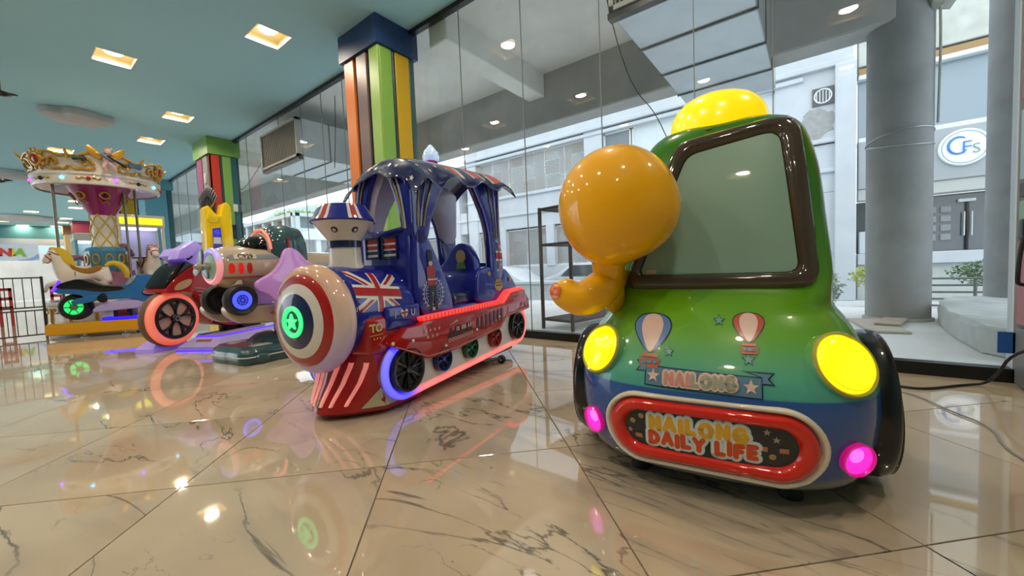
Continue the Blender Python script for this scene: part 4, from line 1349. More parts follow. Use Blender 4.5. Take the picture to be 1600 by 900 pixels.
for v0, v1 in ((-.235, -.165), (-.15, -.095), (-.07, -.04), (.035, .02), (.10, .075), (.17, .13)):
    L = []
    for i in range(9):
        t = i / 8
        v = v1 + (v0 - v1) * t if False else v0 + (v1 - v0) * (1 - t)
        z = .085 + .235 * t
        v = v1 + (v0*1.05 - v1) * t
        h, n, _, _ = front_cast(TP, 0, v, z)
        if h is None: continue
        w = .012 + .006*t
        L.append([tuple(h + Vector((-.010, 0, 0)) + Vector((0, s*w, 0)) + Vector((o, 0, 0))) for s, o in ((-1, .012), (-.7, 0), (.7, 0), (1, .012))])
    build('light_slat', loft(L, closed=False, cap=False), M_SLAT, tr, smooth=60)
h, n, _, _ = front_cast(TP, 0, -.02, .10)
build('nose_badge', xf(lathe([(.0001, .006), (.016, .005), (.02, 0)], 20), aim(h, n if n.x < 0 else -n) @ Matrix.Diagonal((1, 1.5, 1, 1))), gloss('badge_bronze', '7a6a3c'), tr)
# cream flash beside the plough
TPs = bvh(pb)
decal('cream_flash', P([(-.0, .06), (.20, .055), (.15, .085), (.115, .20)]), mat('flash_cream', 'b9b08c', rough=.3), tr, TPs, .003)
# red side box carrying TO ***
rbx = build('red_side_box', rbox(-.0, -.315, .36, .40, .27, .58, .03, 3), M_TRED, tr)
TR_ = bvh(rbx)
M_GOLDP = mat('print_gold', 'c9b870', rough=.3)
lettering('TO', .062, (.060, .515), M_GOLDP, tr, TR_, .003, offset=.003)
decal('underline', P([(.015, .474), (.105, .476), (.105, .480), (.015, .478)]), M_GOLDP, tr, TR_, .003)
decal('star_print', P(*[star((.04 + .022*i, .457), .008) for i in range(3)]), M_GOLDP, tr, TR_, .003)
# boiler
cyl = build('boiler', lathe([(.0001, .0), (.24, .0), (.268, .02), (.272, .06), (.272, .40), (.27, .46)], 64, 'x', (-.06, -.03, .605)), M_NAVY, tr)
TC = bvh(cyl)
wh, rd = jack((.130, .715), .33, .225, shear=.0, a=-.10)
def skew(ps): return ps
decal('flag_print', flat_polys(wh), mat('flag_white', 'd8d4d0', rough=.25), tr, TC, .002, maxlen=.025)
decal('flag_print', flat_polys(rd), mat('flag_red', 'a81c20', rough=.25), tr, TC, .0035, maxlen=.025)
# round front : nested rings
cc = (-.105, -.015, .583)
build('front_ring', xf(torus(.236, .072, 64, 18, 'x'), Matrix.Translation(cc)), ramp_mat('ring_painted_glow', 'Z', [(.25, 'b9a0e8'), (.42, 'c9b6e6'), (.60, 'd9bfb4'), (.92, 'd6a182')], rough=.3, emit=0), tr)  # white ring; violet light below and peach light above painted into its colour
def dring(name, prof, m, **k): return build(name, lathe(prof, 56, 'x', (cc[0], cc[1], cc[2])), m, tr, **k)
dring('front_disc_red', [(.262, -.045), (.262, -.058), (.250, -.074), (.230, -.084), (.203, -.092)], M_TRED)
dring('front_disc_white', [(.205, -.091), (.18, -.102), (.150, -.110)], M_TWH)
dring('front_disc_navy', [(.153, -.109), (.12, -.119), (.084, -.125)], M_NAVYD)
dring('front_green_ring', [(.086, -.120), (.085, -.132), (.074, -.140), (.062, -.134), (.058, -.120)], mat('green_glow', '5cf09a', rough=.4, emit='2ff28a', es=.9))
dring('front_hub', [(.060, -.124), (.0001, -.126)], gloss('hub_dark', '23402e'))
build('front_star', xf(bevelled(prism(star((0, 0), .048), -.010, .004, 'yz'), .002, 1), Matrix.Translation((cc[0] - .130, cc[1], cc[2]))), mat('green_star', '7cf5a8', rough=.4, emit='43f090', es=.9), tr)
# funnel
fc = (.125, -.02, 0)
fn = build('funnel', [lathe([(.105, .86), (.094, .90), (.090, .985)], 48, 'z', fc), lathe([(.093, 1.025), (.10, 1.04), (.165, 1.130), (.176, 1.138)], 48, 'z', fc)], M_TWH, tr)
build('funnel_band', lathe([(.091, .985), (.098, .987), (.098, 1.025), (.093, 1.027)], 48, 'z', fc), M_NAVYD, fn)
dome = lathe([(.182, 1.136), (.187, 1.146), (.180, 1.156), (.165, 1.175), (.145, 1.215), (.130, 1.236), (.10, 1.244), (.0001, 1.248)], 60, 'z', fc)
g = MB(); nq = 60
mi = []
for q, face in enumerate(dome[1]):
    k = q % nq; row = q // nq
    a = (k % 10)
    mi.append(0 if (row < 1 or row > 5) else (2 if a in (0, 3) else (1 if a in (1, 2) else 0)))
g.v, g.f, g.m = list(dome[0]), list(dome[1]), mi
build('funnel_dome', g, [M_NAVY, M_TRED, M_TWH], fn, fix=False)
for v, u in ((-.100, .0), (.0, -.0), (-.16, .09)):
    ax = atan2(v + .02 if v != 0 else .02, -.14)
for a in (pi + .50, pi + 1.36):
    rr, z = .1325, 1.085
    c = (fc[0] + rr*cos(a), fc[1] + rr*sin(a), z)
    M_ = aim(c, (cos(a), sin(a), -.7))
    b = build('funnel_badge', xf(lathe([(.0001, .004), (.018, .003), (.02, 0)], 24), M_), M_NAVYD, fn)
    build('badge_star', xf(prism(star((0, 0), .014), .004, .006, 'xy'), M_), M_TWH, b, smooth=0)
# lower navy body and cab
VC = -.06
sk = build('side_skirt', rbox(.13, -.325, .485, .42, .22, .625, .015, 3), M_NAVY, tr)
TS_ = bvh(sk)
lettering('I', .06, (.200, .572), M_TWH, tr, TS_, .003)
lettering('U', .06, (.350, .572), M_TWH, tr, TS_, .003)
hx, hz = .275, .570
heart = smooth_poly([(hx, hz-.03), (hx-.035, hz+.005), (hx-.03, hz+.03), (hx-.012, hz+.03), (hx, hz+.015), (hx+.012, hz+.03), (hx+.03, hz+.03), (hx+.035, hz+.005)], 2)
decal('heart_print', P(heart), M_TWH, tr, TS_, .003)
decal('heart_cross', P([(hx-.006, hz-.02), (hx+.006, hz-.02), (hx+.006, hz+.022), (hx-.006, hz+.022)], [(hx-.03, hz+.004), (hx+.03, hz+.004), (hx+.03, hz+.014), (hx-.03, hz+.014)]), mat('heart_red', 'a81c20', rough=.25), tr, TS_, .0045)
# dashboard block with two flag windows facing forward
db = build('cab_front', rbox(.375, -.285, .60, .47, .125, 1.10, .02, 3), M_NAVY, tr)
for v0, v1 in ((-.21, -.075), (-.050, .075)):
    f = MB()
    for q in ((v0, .915, v1, .93), (v0, 1.045, v1, 1.06), (v0, .915, v0 + .012, 1.06), (v1 - .012, .915, v1, 1.06)):
        f.add(box(.362, q[0], q[1], .378, q[2], q[3]))
    wf = build('front_window', f, M_NAVYD, tr, smooth=0)
    for z0, z1, m in ((.93, .946, M_TWH), (.946, .968, M_NAVYD), (.968, .978, M_TWH), (.978, 1.004, M_TRED), (1.004, 1.016, M_TWH), (1.016, 1.045, M_TRED)):
        build('flag_stripe', box(.368, v0 + .01, z0, .376, v1 - .01, z1), m, wf, smooth=0)
build('front_moulding', tube([(.365, .10, 1.10), (.355, .02, 1.085), (.35, -.06, 1.065), (.355, -.15, 1.085), (.365, -.26, 1.10)], .012, 8), M_NAVY, tr)
# cab side panel carrying the guardsman
NV = -.31
sp = build('cab_side_panel', puffy([(.40, .50), (.40, 1.08), (.47, 1.12), (.54, 1.08), (.68, .86), (.78, .66), (.80, .54), (.80, .48)], NV, NV + .07, .018, 2, 1), M_NAVY, tr)
build('cab_side_panel', puffy([(.40, .50), (.40, 1.08), (.47, 1.10), (.55, .80), (.66, .60), (.76, .52), (.76, .48)], .14, .20, .018, 2, 1), M_NAVY, tr)
TSP = bvh(sp)
M_SKINP = mat('print_flesh', 'c9a98c', rough=.3); M_BLKP = mat('print_black', '14141a', rough=.3); M_WHP = mat('print_white_line', 'b9bfd0', rough=.3)
cx, cz = .575, .675
decal('wheel_print', P(*(ring2((cx, cz), .094, .100, 36) + ring2((cx, cz), .076, .079, 36) + [circ((cx + .108*cos(2*pi*i/22), cz + .108*sin(2*pi*i/22)), .006, 6) for i in range(22)] + sum([stroke([(cx, cz), (cx + .095*cos(2*pi*i/18), cz + .095*sin(2*pi*i/18))], .002) for i in range(18)], []) + [[(cx-.04, cz-.115), (cx+.05, cz-.115), (cx+.035, cz-.098), (cx-.025, cz-.098)]])), M_WHP, tr, TSP, .003, maxlen=.04)
sx0 = .555
def gs(vf): return [(sx0 + (x - sx0)*1.4, .555 + (z - .555)*1.19) for x, z in vf[0]], vf[1]
gd = decal('guardsman_print', gs(P([(sx0-.018, .555), (sx0+.000, .555), (sx0+.006, .70), (sx0-.016, .70)], [(sx0+.022, .555), (sx0+.045, .555), (sx0+.03, .70), (sx0+.008, .70)], smooth_poly([(sx0-.022, .835), (sx0+.018, .835), (sx0+.016, .90), (sx0-.02, .90)], 1))), M_BLKP, tr, TSP, .005)
decal('guardsman_tunic', gs(P([(sx0-.026, .70), (sx0+.034, .70), (sx0+.03, .80), (sx0+.012, .812), (sx0-.014, .812), (sx0-.032, .80)])), mat('tunic_red', '9c2a24', rough=.3), gd, TSP, .006)
decal('guardsman_face', gs(P(circ((sx0-.002, .824), .014, 12))), M_SKINP, gd, TSP, .0065)
decal('guardsman_belt', gs(P([(sx0-.028, .730), (sx0+.033, .730), (sx0+.033, .738), (sx0-.028, .738)])), M_WHP, gd, TSP, .0075)
# posts, curtains and roof of the cab
def curt(name, poly, v0, v1, m=M_NAVY, it=1): return build(name, puffy(poly, v0, v1, .012, 2, it), m, tr)
near, far = -.30, .17
side_front = [(.40, 1.02), (.40, 1.30), (.38, 1.46), (.60, 1.52), (.84, 1.53), (.80, 1.46), (.68, 1.32), (.60, 1.18), (.56, 1.04), (.50, .98)]
side_rear = [(1.34, .72), (1.34, 1.06), (1.28, 1.25), (1.16, 1.42), (1.06, 1.54), (1.54, 1.57), (1.52, 1.30), (1.53, 1.0), (1.56, .72)]
curt('front_curtain_post', side_front, near - .01, near + .035)
curt('curtain_lining', [(x*.995 + .004, z) for x, z in side_front], near + .036, near + .045, M_LAV)
curt('rear_curtain_post', side_rear, near - .01, near + .035)
curt('curtain_lining', side_rear, near + .036, near + .045, M_LAV)
curt('front_curtain_post', side_front, far - .035, far + .01)
curt('curtain_lining', [(x, z) for x, z in side_front], far - .045, far - .036, M_LAV)
curt('rear_curtain_post', [(1.26, .70), (1.26, 1.06), (1.20, 1.25), (1.06, 1.42), (.96, 1.54), (1.54, 1.57), (1.52, 1.30), (1.50, 1.06), (1.50, .70)], far - .01, far + .02)
curt('curtain_lining', [(1.27, 1.06), (1.20, 1.25), (1.06, 1.42), (.96, 1.54), (1.53, 1.57), (1.51, 1.30), (1.49, 1.06)], far - .025, far - .012, M_LAV)
build('rear_wall', puffy([(near, .70), (far, .70), (far, 1.05), (.06, .88), (-.18, .88), (near, 1.0)], 1.53, 1.57, .012, 2, 1, 'yz'), M_NAVY, tr)
# front arch curtains (facing forward)
def curt_f(name, poly, u0, u1, m=M_NAVY): return build(name, puffy(poly, u0, u1, .012, 2, 1, 'yz'), m, tr)
curt_f('arch_curtain', [(near-.01, 1.05), (near-.01, 1.44), (-.12, 1.52), (-.10, 1.50), (-.16, 1.38), (-.20, 1.25), (-.235, 1.08)], .39, .43)
curt_f('arch_curtain', [(far+.01, 1.05), (far+.01, 1.44), (.0, 1.52), (-.02, 1.50), (.05, 1.38), (.09, 1.25), (.115, 1.08)], .39, .43)
curt_f('arch_lining', [(far+.0, 1.05), (far+.01, 1.43), (-.05, 1.51), (-.06, 1.46), (.0, 1.36), (.04, 1.25), (.075, 1.08)], .431, .44, M_LAV)
M_GOLD = mat('gold_trim', 'a39452', rough=.3, metal=.4)
M_SILV = mat('silver_trim', 'a9adbd', rough=.3)
def tl(pts, r, m, name='curtain_stripe'): build(name, tube(smooth_poly(pts, 2, False), r, 6), m, tr)
for k, (a, m) in enumerate(((0, M_GOLD), (.045, M_SILV), (.09, M_GOLD))):
    tl([(.50 + a*1.5, near - .014, 1.49), (.49 + a*1.3, near - .014, 1.40), (.46 + a*.9, near - .014, 1.25), (.455 + a*.6, near - .014, 1.12)], .006, m)
    tl([(1.50 - a*1.9, near - .014, 1.53), (1.49 - a*1.5, near - .014, 1.38), (1.485 - a*.9, near - .014, 1.22), (1.48 - a*.7, near - .014, 1.08)], .005, m)
for a, m in ((.0, M_GOLD), (.04, M_SILV)):
    tl([(.384, -.16 - a, 1.45), (.384, -.20 - a*.8, 1.38), (.384, -.24 - a*.5, 1.24), (.384, -.262 - a*.3, 1.10)], .007, m)
    tl([(.384, .07 + a, 1.44), (.384, .11 + a*.8, 1.36), (.384, .14 + a*.5, 1.20), (.384, .15 + a*.3, 1.08)], .006, m)
# rear body, seat
rbd = build('rear_body', puffy([(1.10, .50), (1.12, .78), (1.20, .84), (1.58, .84), (1.72, .74), (1.84, .62), (1.85, .50)], near - .005, far + .01, .04, 4, 1), M_NAVY, tr)
build('cab_floor', rbox(.70, near + .01, .48, 1.2, far, .56, .02, 2), M_NAVY, tr)
seat = build('seat_back', puffy([(-.27, .50), (-.27, .86), (-.20, 1.01), (-.13, 1.05), (-.05, 1.02), (.04, .90), (.14, .82), (.16, .50)], 1.16, 1.27, .04, 3, 1, 'yz'), M_NAVY, tr)
se = build('seat_crest', prism(circ((-.135, .93), .045, 20, .055), 1.148, 1.158, 'yz'), mat('crest_gold', '8f8350', rough=.4), seat)
build('crest_base', prism([(-.18, .83), (-.09, .83), (-.10, .885), (-.17, .885)], 1.148, 1.157, 'yz'), mat('crest_green', '3f6a2c', rough=.4), seat)
build('seat_cushion', rbox(.86, near + .05, .54, 1.18, far - .04, .66, .04, 3), M_NAVYD, tr)
TRB = bvh(rbd)
for u in (1.30, 1.66): build('knob', ellipsoid((u, near - .01, .78 if u < 1.5 else .72), (.02, .012, .02), 14, 8), M_GOLD, tr)
bd = decal('crest_print', P(circ((1.46, .68), .070, 20, .055)), M_GOLD, tr, TRB, .003)
decal('crest_stripe', P([(1.40, .695), (1.52, .695), (1.52, .707), (1.40, .707)], [(1.41, .668), (1.51, .668), (1.51, .682), (1.41, .682)], [(1.445, .72), (1.475, .72), (1.46, .75)]), mat('crest_red', '7a2420', rough=.3), bd, TRB, .0045)
# flag pieces on the rear post
sr = bvh([o for o in tr.children if o.name.startswith('rear_curtain_post')][0])
wh, rd = jack((1.475, .93), .17, .26)
clipx = lambda ps: [[(min(1.525, max(1.42, x)), z) for x, z in p] for p in ps]
decal('flag_print', flat_polys(clipx([wh[2], wh[3]])), M_TWH, tr, sr, .004)
decal('flag_print', flat_polys(clipx([rd[0], rd[1]])), M_TRED, tr, sr, .0055)
decal('flag_print', flat_polys([[(1.42, 1.06), (1.45, 1.06), (1.52, .98), (1.52, 1.01)], [(1.42, .80), (1.45, .80), (1.52, .88), (1.52, .85)]]), M_TWH, tr, sr, .004)
# wavy awning roof
def roof():
    nu, nv = 64, 36
    v = []; f = []; mi = []
    for i in range(nu + 1):
        s = i / nu
        for j in range(nv + 1):
            t = j / nv * 2 - 1
            u = .36 + 1.27 * s
            hw = .335
            w = abs(t)
            crown = 1.60 + .09*s - .03*max(0, .25 - s)*4
            drop = .17 * w**2.2
            front = .10 * max(0, 1 - s/.10)**1.5 + .06 * max(0, (s - .93)/.07)
            wave = .028 * sin(s * 2*pi*3.4 + .8) * w**6
            wv = .018 * cos(t * 9) * max(0, 1 - s/.08)
            z = crown - drop - front + wave + wv
            v.append((u + .02*cos(t*8)*(1 - s) * (1 if s < .05 else 0) + (.03 if s > .95 else 0)*w, VC + t*hw*(1 + .04*sin(s*2*pi*4.2)*w**5), z))
    n = nv + 1
    for i in range(nu):
        for j in range(nv):
            f.append((i*n + j, (i+1)*n + j, (i+1)*n + j + 1, i*n + j + 1))
            s = (i + .5)/nu; t = (j + .5)/nv*2 - 1
            if s < .34 or abs(t) > .90: mi.append(0)
            else:
                q = (s - .34) * 4.4 % 1.0
                mi.append(1 if q < .46 else (2 if q < .57 else (0 if q < .89 else 2)))
    # thickness
    k = len(v)
    v2 = v + [(x, y, z - .014) for x, y, z in v]
    f2 = f + [tuple(q + k for q in reversed(p)) for p in f]
    m2 = mi + [0]*len(f)
    edge = [i*n for i in range(nu + 1)]
    def strip(ids):
        for a, b in zip(ids[:-1], ids[1:]):
            f2.append((a, a + k, b + k, b)); m2.append(0)
    strip([i*n for i in range(nu+1)]); strip([i*n + nv for i in range(nu, -1, -1)])
    strip([nu*n + j for j in range(nv+1)]); strip([j for j in range(nv, -1, -1)])
    g = MB(); g.v, g.f, g.m = v2, f2, m2
    return g
M_RSALM = gloss('awning_red', 'c8584c')
rf = build('awning', roof(), [M_NAVYD, M_RSALM, M_TWH], tr, smooth=50)
rfb = bvh(rf)
topcast = lambda a, b: (Vector((a, b, 4)), Vector((0, 0, -1)))
decal('star_print', P(*[star((.40 + .09*(i % 5), VC - .27 + .09*(i // 5) + .03*(i % 2)), .016) for i in range(35)]), M_TWH, tr, rfb, .004, origin=topcast)
sc2 = lambda a, b: (Vector((a, -3, b)), Vector((0, 1, 0)))
# beacon on the roof
bs = build('beacon_base', lathe([(.0001, .0), (.055, .0), (.05, .03), (.03, .04)], 24, 'z', (.93, VC, 1.635)), M_TRED, tr)
build('beacon_lamp', lathe([(.060, .04), (.066, .065), (.055, .10), (.030, .135), (.014, .155), (.0001, .162)], 28, 'z', (.93, VC, 1.635)), mat('beacon_glass', 'cfe0f4', rough=.15, emit='9fc4f0', es=.45, coat=1), tr)
for a in (0, 2, 4): build('beacon_led', ellipsoid((.93 - .056*cos(a*.9), VC - .056*sin(a*.9), 1.725), (.008, .008, .008), 10, 6), mat('blue_led', '3060ff', emit='3a70ff', es=4), bs)
# side plate, near and far
def plate(v0, v1):
    poly = [(.115, .405), (.245, .490), (.37, .492), (.40, .510), (1.44, .520), (1.56, .600), (1.82, .615), (1.92, .50), (1.92, .425), (1.46, .395), (1.36, .315), (.72, .262), (.42, .262)]
    return build('side_plate', bevelled(prism(poly, v0, v1), .008, 2), M_TRED, tr)
pn = plate(-.375, -.31); plate(.27, .33)
TPN = bvh(pn)
build('red_light_strip', bevelled([*prism([(.40, .508), (1.44, .518), (1.57, .600), (1.81, .613), (1.79, .638), (1.55, .628), (1.41, .548), (.38, .536)], -.37, -.30)], .008, 2), M_REDL, tr)
for i in range(26):
    if i == 0: seg = MB()
    u = .42 + i*.039
    seg.add(box(u - .003, -.373, .512 + i*.0004, u + .003, -.368, .538 + i*.0004))
build('strip_divider', seg, M_TRED, tr, smooth=0, kind='stuff')
decal('star_print', P(*[star((.40 + .045*i, .445), .014) for i in range(4)], *[star((.42 + .045*i, .405), .014) for i in range(3)]), mat('print_star', 'cfa99a', rough=.3), tr, TPN, .003)
decal('star_print', P(*[star((1.60 + .045*i, .575), .010) for i in range(6)], *[star((1.60 + .045*i, .545), .010) for i in range(6)]), bpy.data.materials['print_star'], tr, TPN, .003)
# little locomotive print
ox, oz = .62, .335
loc_b = [[(ox, oz+.02), (ox+.30, oz+.035), (ox+.30, oz+.05), (ox, oz+.035)], [(ox+.01, oz+.035), (ox+.09, oz+.04), (ox+.09, oz+.07), (ox+.02, oz+.062)],
         [(ox+.035, oz+.06), (ox+.05, oz+.06), (ox+.055, oz+.09), (ox+.03, oz+.088)], [(ox+.09, oz+.04), (ox+.145, oz+.043), (ox+.145, oz+.105), (ox+.09, oz+.10)],
         [(ox+.155, oz+.045), (ox+.225, oz+.048), (ox+.225, oz+.100), (ox+.155, oz+.097)], [(ox+.235, oz+.05), (ox+.30, oz+.053), (ox+.30, oz+.104), (ox+.235, oz+.100)]]
loc = decal('locomotive_print', P(*loc_b), mat('print_dark_red', '3d1210', rough=.3), tr, TPN, .003)
decal('print_window', P(*[[(x, z), (x+.014, z+.001), (x+.014, z+.031), (x, z+.03)] for x, z in ((ox+.102, oz+.06), (ox+.122, oz+.06), (ox+.163, oz+.062), (ox+.183, oz+.063), (ox+.203, oz+.064), (ox+.245, oz+.066), (ox+.275, oz+.067))], *[q for i in range(9) for q in ring2((ox+.02+.034*i, oz+.008+.0016*i), .009, .013, 14)], *[circ((ox+.04+.022*i, oz+.115+.006*i), .006+.001*i, 8) for i in range(4)]), bpy.data.materials['print_star'], loc, TPN, .0045)
lettering('TO LONDON', .030, (1.05, .478), mat('print_maroon', '5a0f0e', rough=.3), tr, TPN, .003)
for i in range(7):
    u = .985 + i*.062
    o = decal('vent_slot', P(smooth_poly([(u, .355 + i*.004), (u+.034, .357 + i*.004), (u+.034, .455 + i*.006), (u, .453 + i*.006)], 2)), mat('slot_purple', '3a1230', rough=.3) if i == 0 else bpy.data.materials['slot_purple'], tr, TPN, .003)
for u, z in ((.285, .405), (.60, .315), (.985, .362), (1.33, .418), (.12, .418)):
    build('plate_screw', xf(lathe([(.0001, .006), (.009, .005), (.011, 0)], 14), aim((u, -.376, z), (0, -1, 0))), M_TWH, tr)
tl2 = [(.14, .395), (.42, .280), (.72, .280), (1.34, .33), (1.45, .41), (1.90, .44)]
build('plate_pinstripe', tube([(x, -.377, z) for x, z in tl2], .0025, 6), mat('pinstripe', 'c98a7c', rough=.3), tr)
# track loops with light tube and wheels
def stad_path(u0, z0, r0, u1, z1, r1, v, n=18):
    pts = [(u0 + r0*cos(a), v, z0 + r0*sin(a)) for a in [pi/2 + pi*i/n for i in range(n+1)]]
    pts += [(u1 + r1*cos(a), v, z1 + r1*sin(a)) for a in [-pi/2 + pi*i/n for i in range(n+1)]]
    return pts
M_TRK = ramp_mat('track_light', 'X', [(.05, '2a22ff'), (.26, '3a2cff'), (.36, 'ff5a8c'), (.42, 'ff5a55'), (1.95, 'ff4a40')], emit=.9)
for v in (-.33, .29):
    pth = stad_path(.245, .235, .157, 1.72, .295, .157, v)
    build('track_light', tube(pth, .024, 10, closed=True), M_TRK, tr)
    pth2 = stad_path(.245, .235, .143, 1.72, .295, .143, v)
    poly = [(p[0], p[2]) for p in pth2]
    build('track_inner_panel', prism(poly, v - .005, v + .02), M_TWH, tr, smooth=0)
    out = [(p[0], p[2]) for p in stad_path(.245, .235, .168, 1.72, .295, .168, v + .02)]
    inn = [(p[0], p[2]) for p in stad_path(.245, .235, .158, 1.72, .295, .158, v + .02)]
    n = len(out)
    V = [(x, v + .005, z) for x, z in out] + [(x, v + .005, z) for x, z in inn] + [(x, v + .05, z) for x, z in out] + [(x, v + .05, z) for x, z in inn]
    F = []
    for i in range(n):
        j = (i + 1) % n
        F += [(i, j, n+j, n+i), (2*n+i, 3*n+i, 3*n+j, 2*n+j), (i, 2*n+i, 2*n+j, j), (n+i, n+j, 3*n+j, 3*n+i)]
    build('track_belt', (V, F), mat('track_rubber', '8f8a8c', rough=.4), tr)
def spoked(name, c, r, m, parent, axis_v=-1, rim=.18, spokes=6, depth=.03):
    u, v, z = c
    s = axis_v
    w = build(name, lathe([(r*.80, s*depth*.4), (r*.86, s*depth), (r*.96, s*depth), (r, s*depth*.5), (r, -s*depth), (r*.78, -s*depth), (r*.78, s*depth*.2)], 40, 'y', c), m, parent)
    sp = MB()
    for i in range(spokes):
        a = 2*pi*i/spokes + .3
        for da in (-.16, .16):
            p0 = (u + r*.16*cos(a), v + s*depth*.5, z + r*.16*sin(a)); p1 = (u + r*.82*cos(a + da), v + s*depth*.5, z + r*.82*sin(a + da))
            sp.add(tube([p0, p1], [r*.05, r*.07], 6))
    build('spokes', sp, m, w)
    build('hub', lathe([(0.0001, s*depth*.9), (r*.16, s*depth*.8), (r*.2, s*depth*.2), (r*.2, 0)], 24, 'y', c), m, w)
    return w
M_WB = gloss('wheel_black', '101214'); M_WBL = gloss('wheel_blue', '16245c'); M_WG = gloss('wheel_green', '154a30'); M_WR = gloss('wheel_red', '8c1a1a')
for v, s in ((-.345, -1), (.305, 1)):
    for u, z, r, m in ((.25, .236, .136, M_WB), (.585, .225, .086, M_WBL), (.92, .236, .084, M_WG), (1.28, .25, .084, M_WR), (1.68, .29, .128, M_WB)):
        w = spoked('track_wheel', (u, v, z), r, m, tr, s)
        build('wheel_disc', lathe([(.0001, 0), (r*.79, 0)], 24, 'y', (u, v + .004*s, z)), M_BLK2 if r > .1 else m, w)
# chassis, feet, caster arms
build('chassis', rbox(.30, -.26, .055, 1.75, .22, .13, .01), M_BLACK, tr)
build('foot', lathe([(.0001, 0), (.035, 0), (.036, .03), (.030, .035), (.030, .08)], 20, 'z', (.40, -.235, 0)), M_BLK2, tr)
build('foot', lathe([(.0001, 0), (.035, 0), (.036, .03), (.030, .035), (.030, .08)], 20, 'z', (.40, .20, 0)), M_BLK2, tr)
for s, v in ((-1, -.345), (1, .33)):
    arm = build('caster_arm', tube([(.95, s*.20, .085), (1.20, v + s*-.02, .07), (1.375, v, .050)], .013, 8), M_BLACK, tr)
    build('caster_wheel', lathe([(.0001, -.02), (.03, -.02), (.036, -.012), (.036, .012), (.03, .02), (.0001, .02)], 28, 'x', (1.39, v, .037)), M_BLK2, arm)
    build('caster_cap', ellipsoid((1.366, v, .037), (.006, .014, .014), 12, 8), M_STEEL, arm)
build('pedestal', rbox(.55, -.14, .0, 1.5, .12, .06, .01), M_BLACK, tr)
build('underglow_strip', tube([(.16, -.16, .036), (.36, -.18, .040)], .008, 8), mat('underglow_violet', '5a30ff', emit='4420ff', es=7.0), tr)
# ================================================================== PLANE RIDE
pl = thing('plane_ride', (1.75, 4.65, 0), 8, 'beige toy plane ride with propeller, blue-lit wheel, teal hood and pinkish wing', 'kiddie ride')
M_BEI = gloss('plane_beige', 'b5a08a', coat=1)
M_TEAL = gloss('plane_teal', '2f4d52', coat=1)
M_PINKW = mat('wing_lilac', 'c78fd0', rough=.3, coat=.8, emit='b070e0', es=.12)
# two-lobed pedestal
def ped(z, k, c=(0, 0)): return [(x*k + .1*(1-k), y*k, z) for x, y in smooth_poly([(-.47, -.05), (-.47, .22), (-.38, .34), (.9, .34), (.9, -.40), (-.38, -.42), (-.47, -.34), (-.46, -.10)], 2)]
pdl = build('pedestal', loft([ped(0.0, .98), ped(.02, 1.0), ped(.10, 1.0), ped(.13, .97), ped(.16, .90)]), M_TEAL, pl)
build('pedestal_hump', loft([[(x*.72 + .12, y*.55, z) for x, y, _ in ped(0, 1)] for z in (.14,)] + [[(x*k + .16, y*k*.72, z) for x, y, _ in ped(0, 1)] for k, z in ((.66, .20), (.56, .235), (.35, .25))]), M_TEAL, pl)
build('pedestal_stripe', tube([(x*1.003 + .0, y*1.003, .075) for x, y, _ in ped(0, 1)], .006, 6, closed=True), mat('stripe_grey', 'c9cfcc', rough=.4), pl)
for v in (-.24, .17):
    build('pedestal_lamp', puffy([(-.44, .10), (-.40, .15), (-.25, .17), (-.10, .165), (-.10, .10)], v - .06, v + .06, .02, 2, 1), mat('ped_lamp', 'b9b2a6', rough=.3), pl)
build('knob', ellipsoid((-.30, -.40, .05), (.07, .03, .055), 20, 12), M_TEAL, pl)
build('pillar_post', lathe([(.09, .2), (.08, .45)], 24, 'z', (.15, 0, 0)), M_BLACK, pl)
# fuselage
def fsec(u, zc, ry, rz, e=2.2, n=40):
    return [(u, ry*math.copysign(abs(cos(2*pi*k/n))**(2/e), cos(2*pi*k/n)), zc + rz*math.copysign(abs(sin(2*pi*k/n))**(2/e), sin(2*pi*k/n))) for k in range(n)]
F_ = [(-.50, .95, .135, .135), (-.47, .95, .165, .165), (-.40, .94, .20, .20), (-.28, .93, .225, .225), (-.10, .925, .245, .235), (.15, .92, .24, .22), (.40, .93, .19, .17), (.70, .98, .12, .11), (.95, 1.03, .06, .06)]
fz = build('fuselage', loft([fsec(*r) for r in F_]), M_BEI, pl, smooth=60)
FB = bvh(fz)
build('cowl_ring', xf(torus(.150, .030, 40, 12, 'x'), Matrix.Translation((-.485, 0, .95))), ramp_mat('cowl_glow', 'Z', [(.80, 'ff6a80'), (.98, 'ff6a7c'), (1.04, 'a06aff'), (1.12, '5a4cff')], emit=.6), pl)
build('cowl_face', lathe([(.0001, -.515), (.09, -.51), (.14, -.49)], 32, 'x', (0, 0, .95)), mat('cowl_mint', 'a8c9b6', rough=.4), pl)
sp_ = build('spinner', lathe([(.0001, -.64), (.02, -.63), (.035, -.60), (.04, -.56), (.04, -.50)], 24, 'x', (0, 0, .95)), mat('spinner_olive', 'a39c80', rough=.3, coat=.5), pl)
for a in (pi/2 + .15, pi/2 + 2*pi/3 + .15, pi/2 + 4*pi/3 + .15):
    blade = smooth_poly([(0.0, -.022), (.06, -.045), (.13, -.045), (.165, -.01), (.165, .02), (.12, .045), (.05, .03), (0, .02)], 2)
    g = bevelled(prism(blade, -.008, .008, 'yz'), .004, 2)
    build('propeller_blade', xf(g, Matrix.Translation((-.575, 0, .95)) @ Matrix.Rotation(a, 4, 'X')), mat('propeller_teal', '3f5a5e', rough=.3, coat=.6), sp_)
decal('side_panel', flat_polys([[(-.44, 1.035), (-.40, 1.055), (-.05, 1.06), (.10, 1.02), (-.05, 1.01), (-.42, 1.005)]]), mat('print_greyblue', '7a8588', rough=.3), pl, FB, .002)
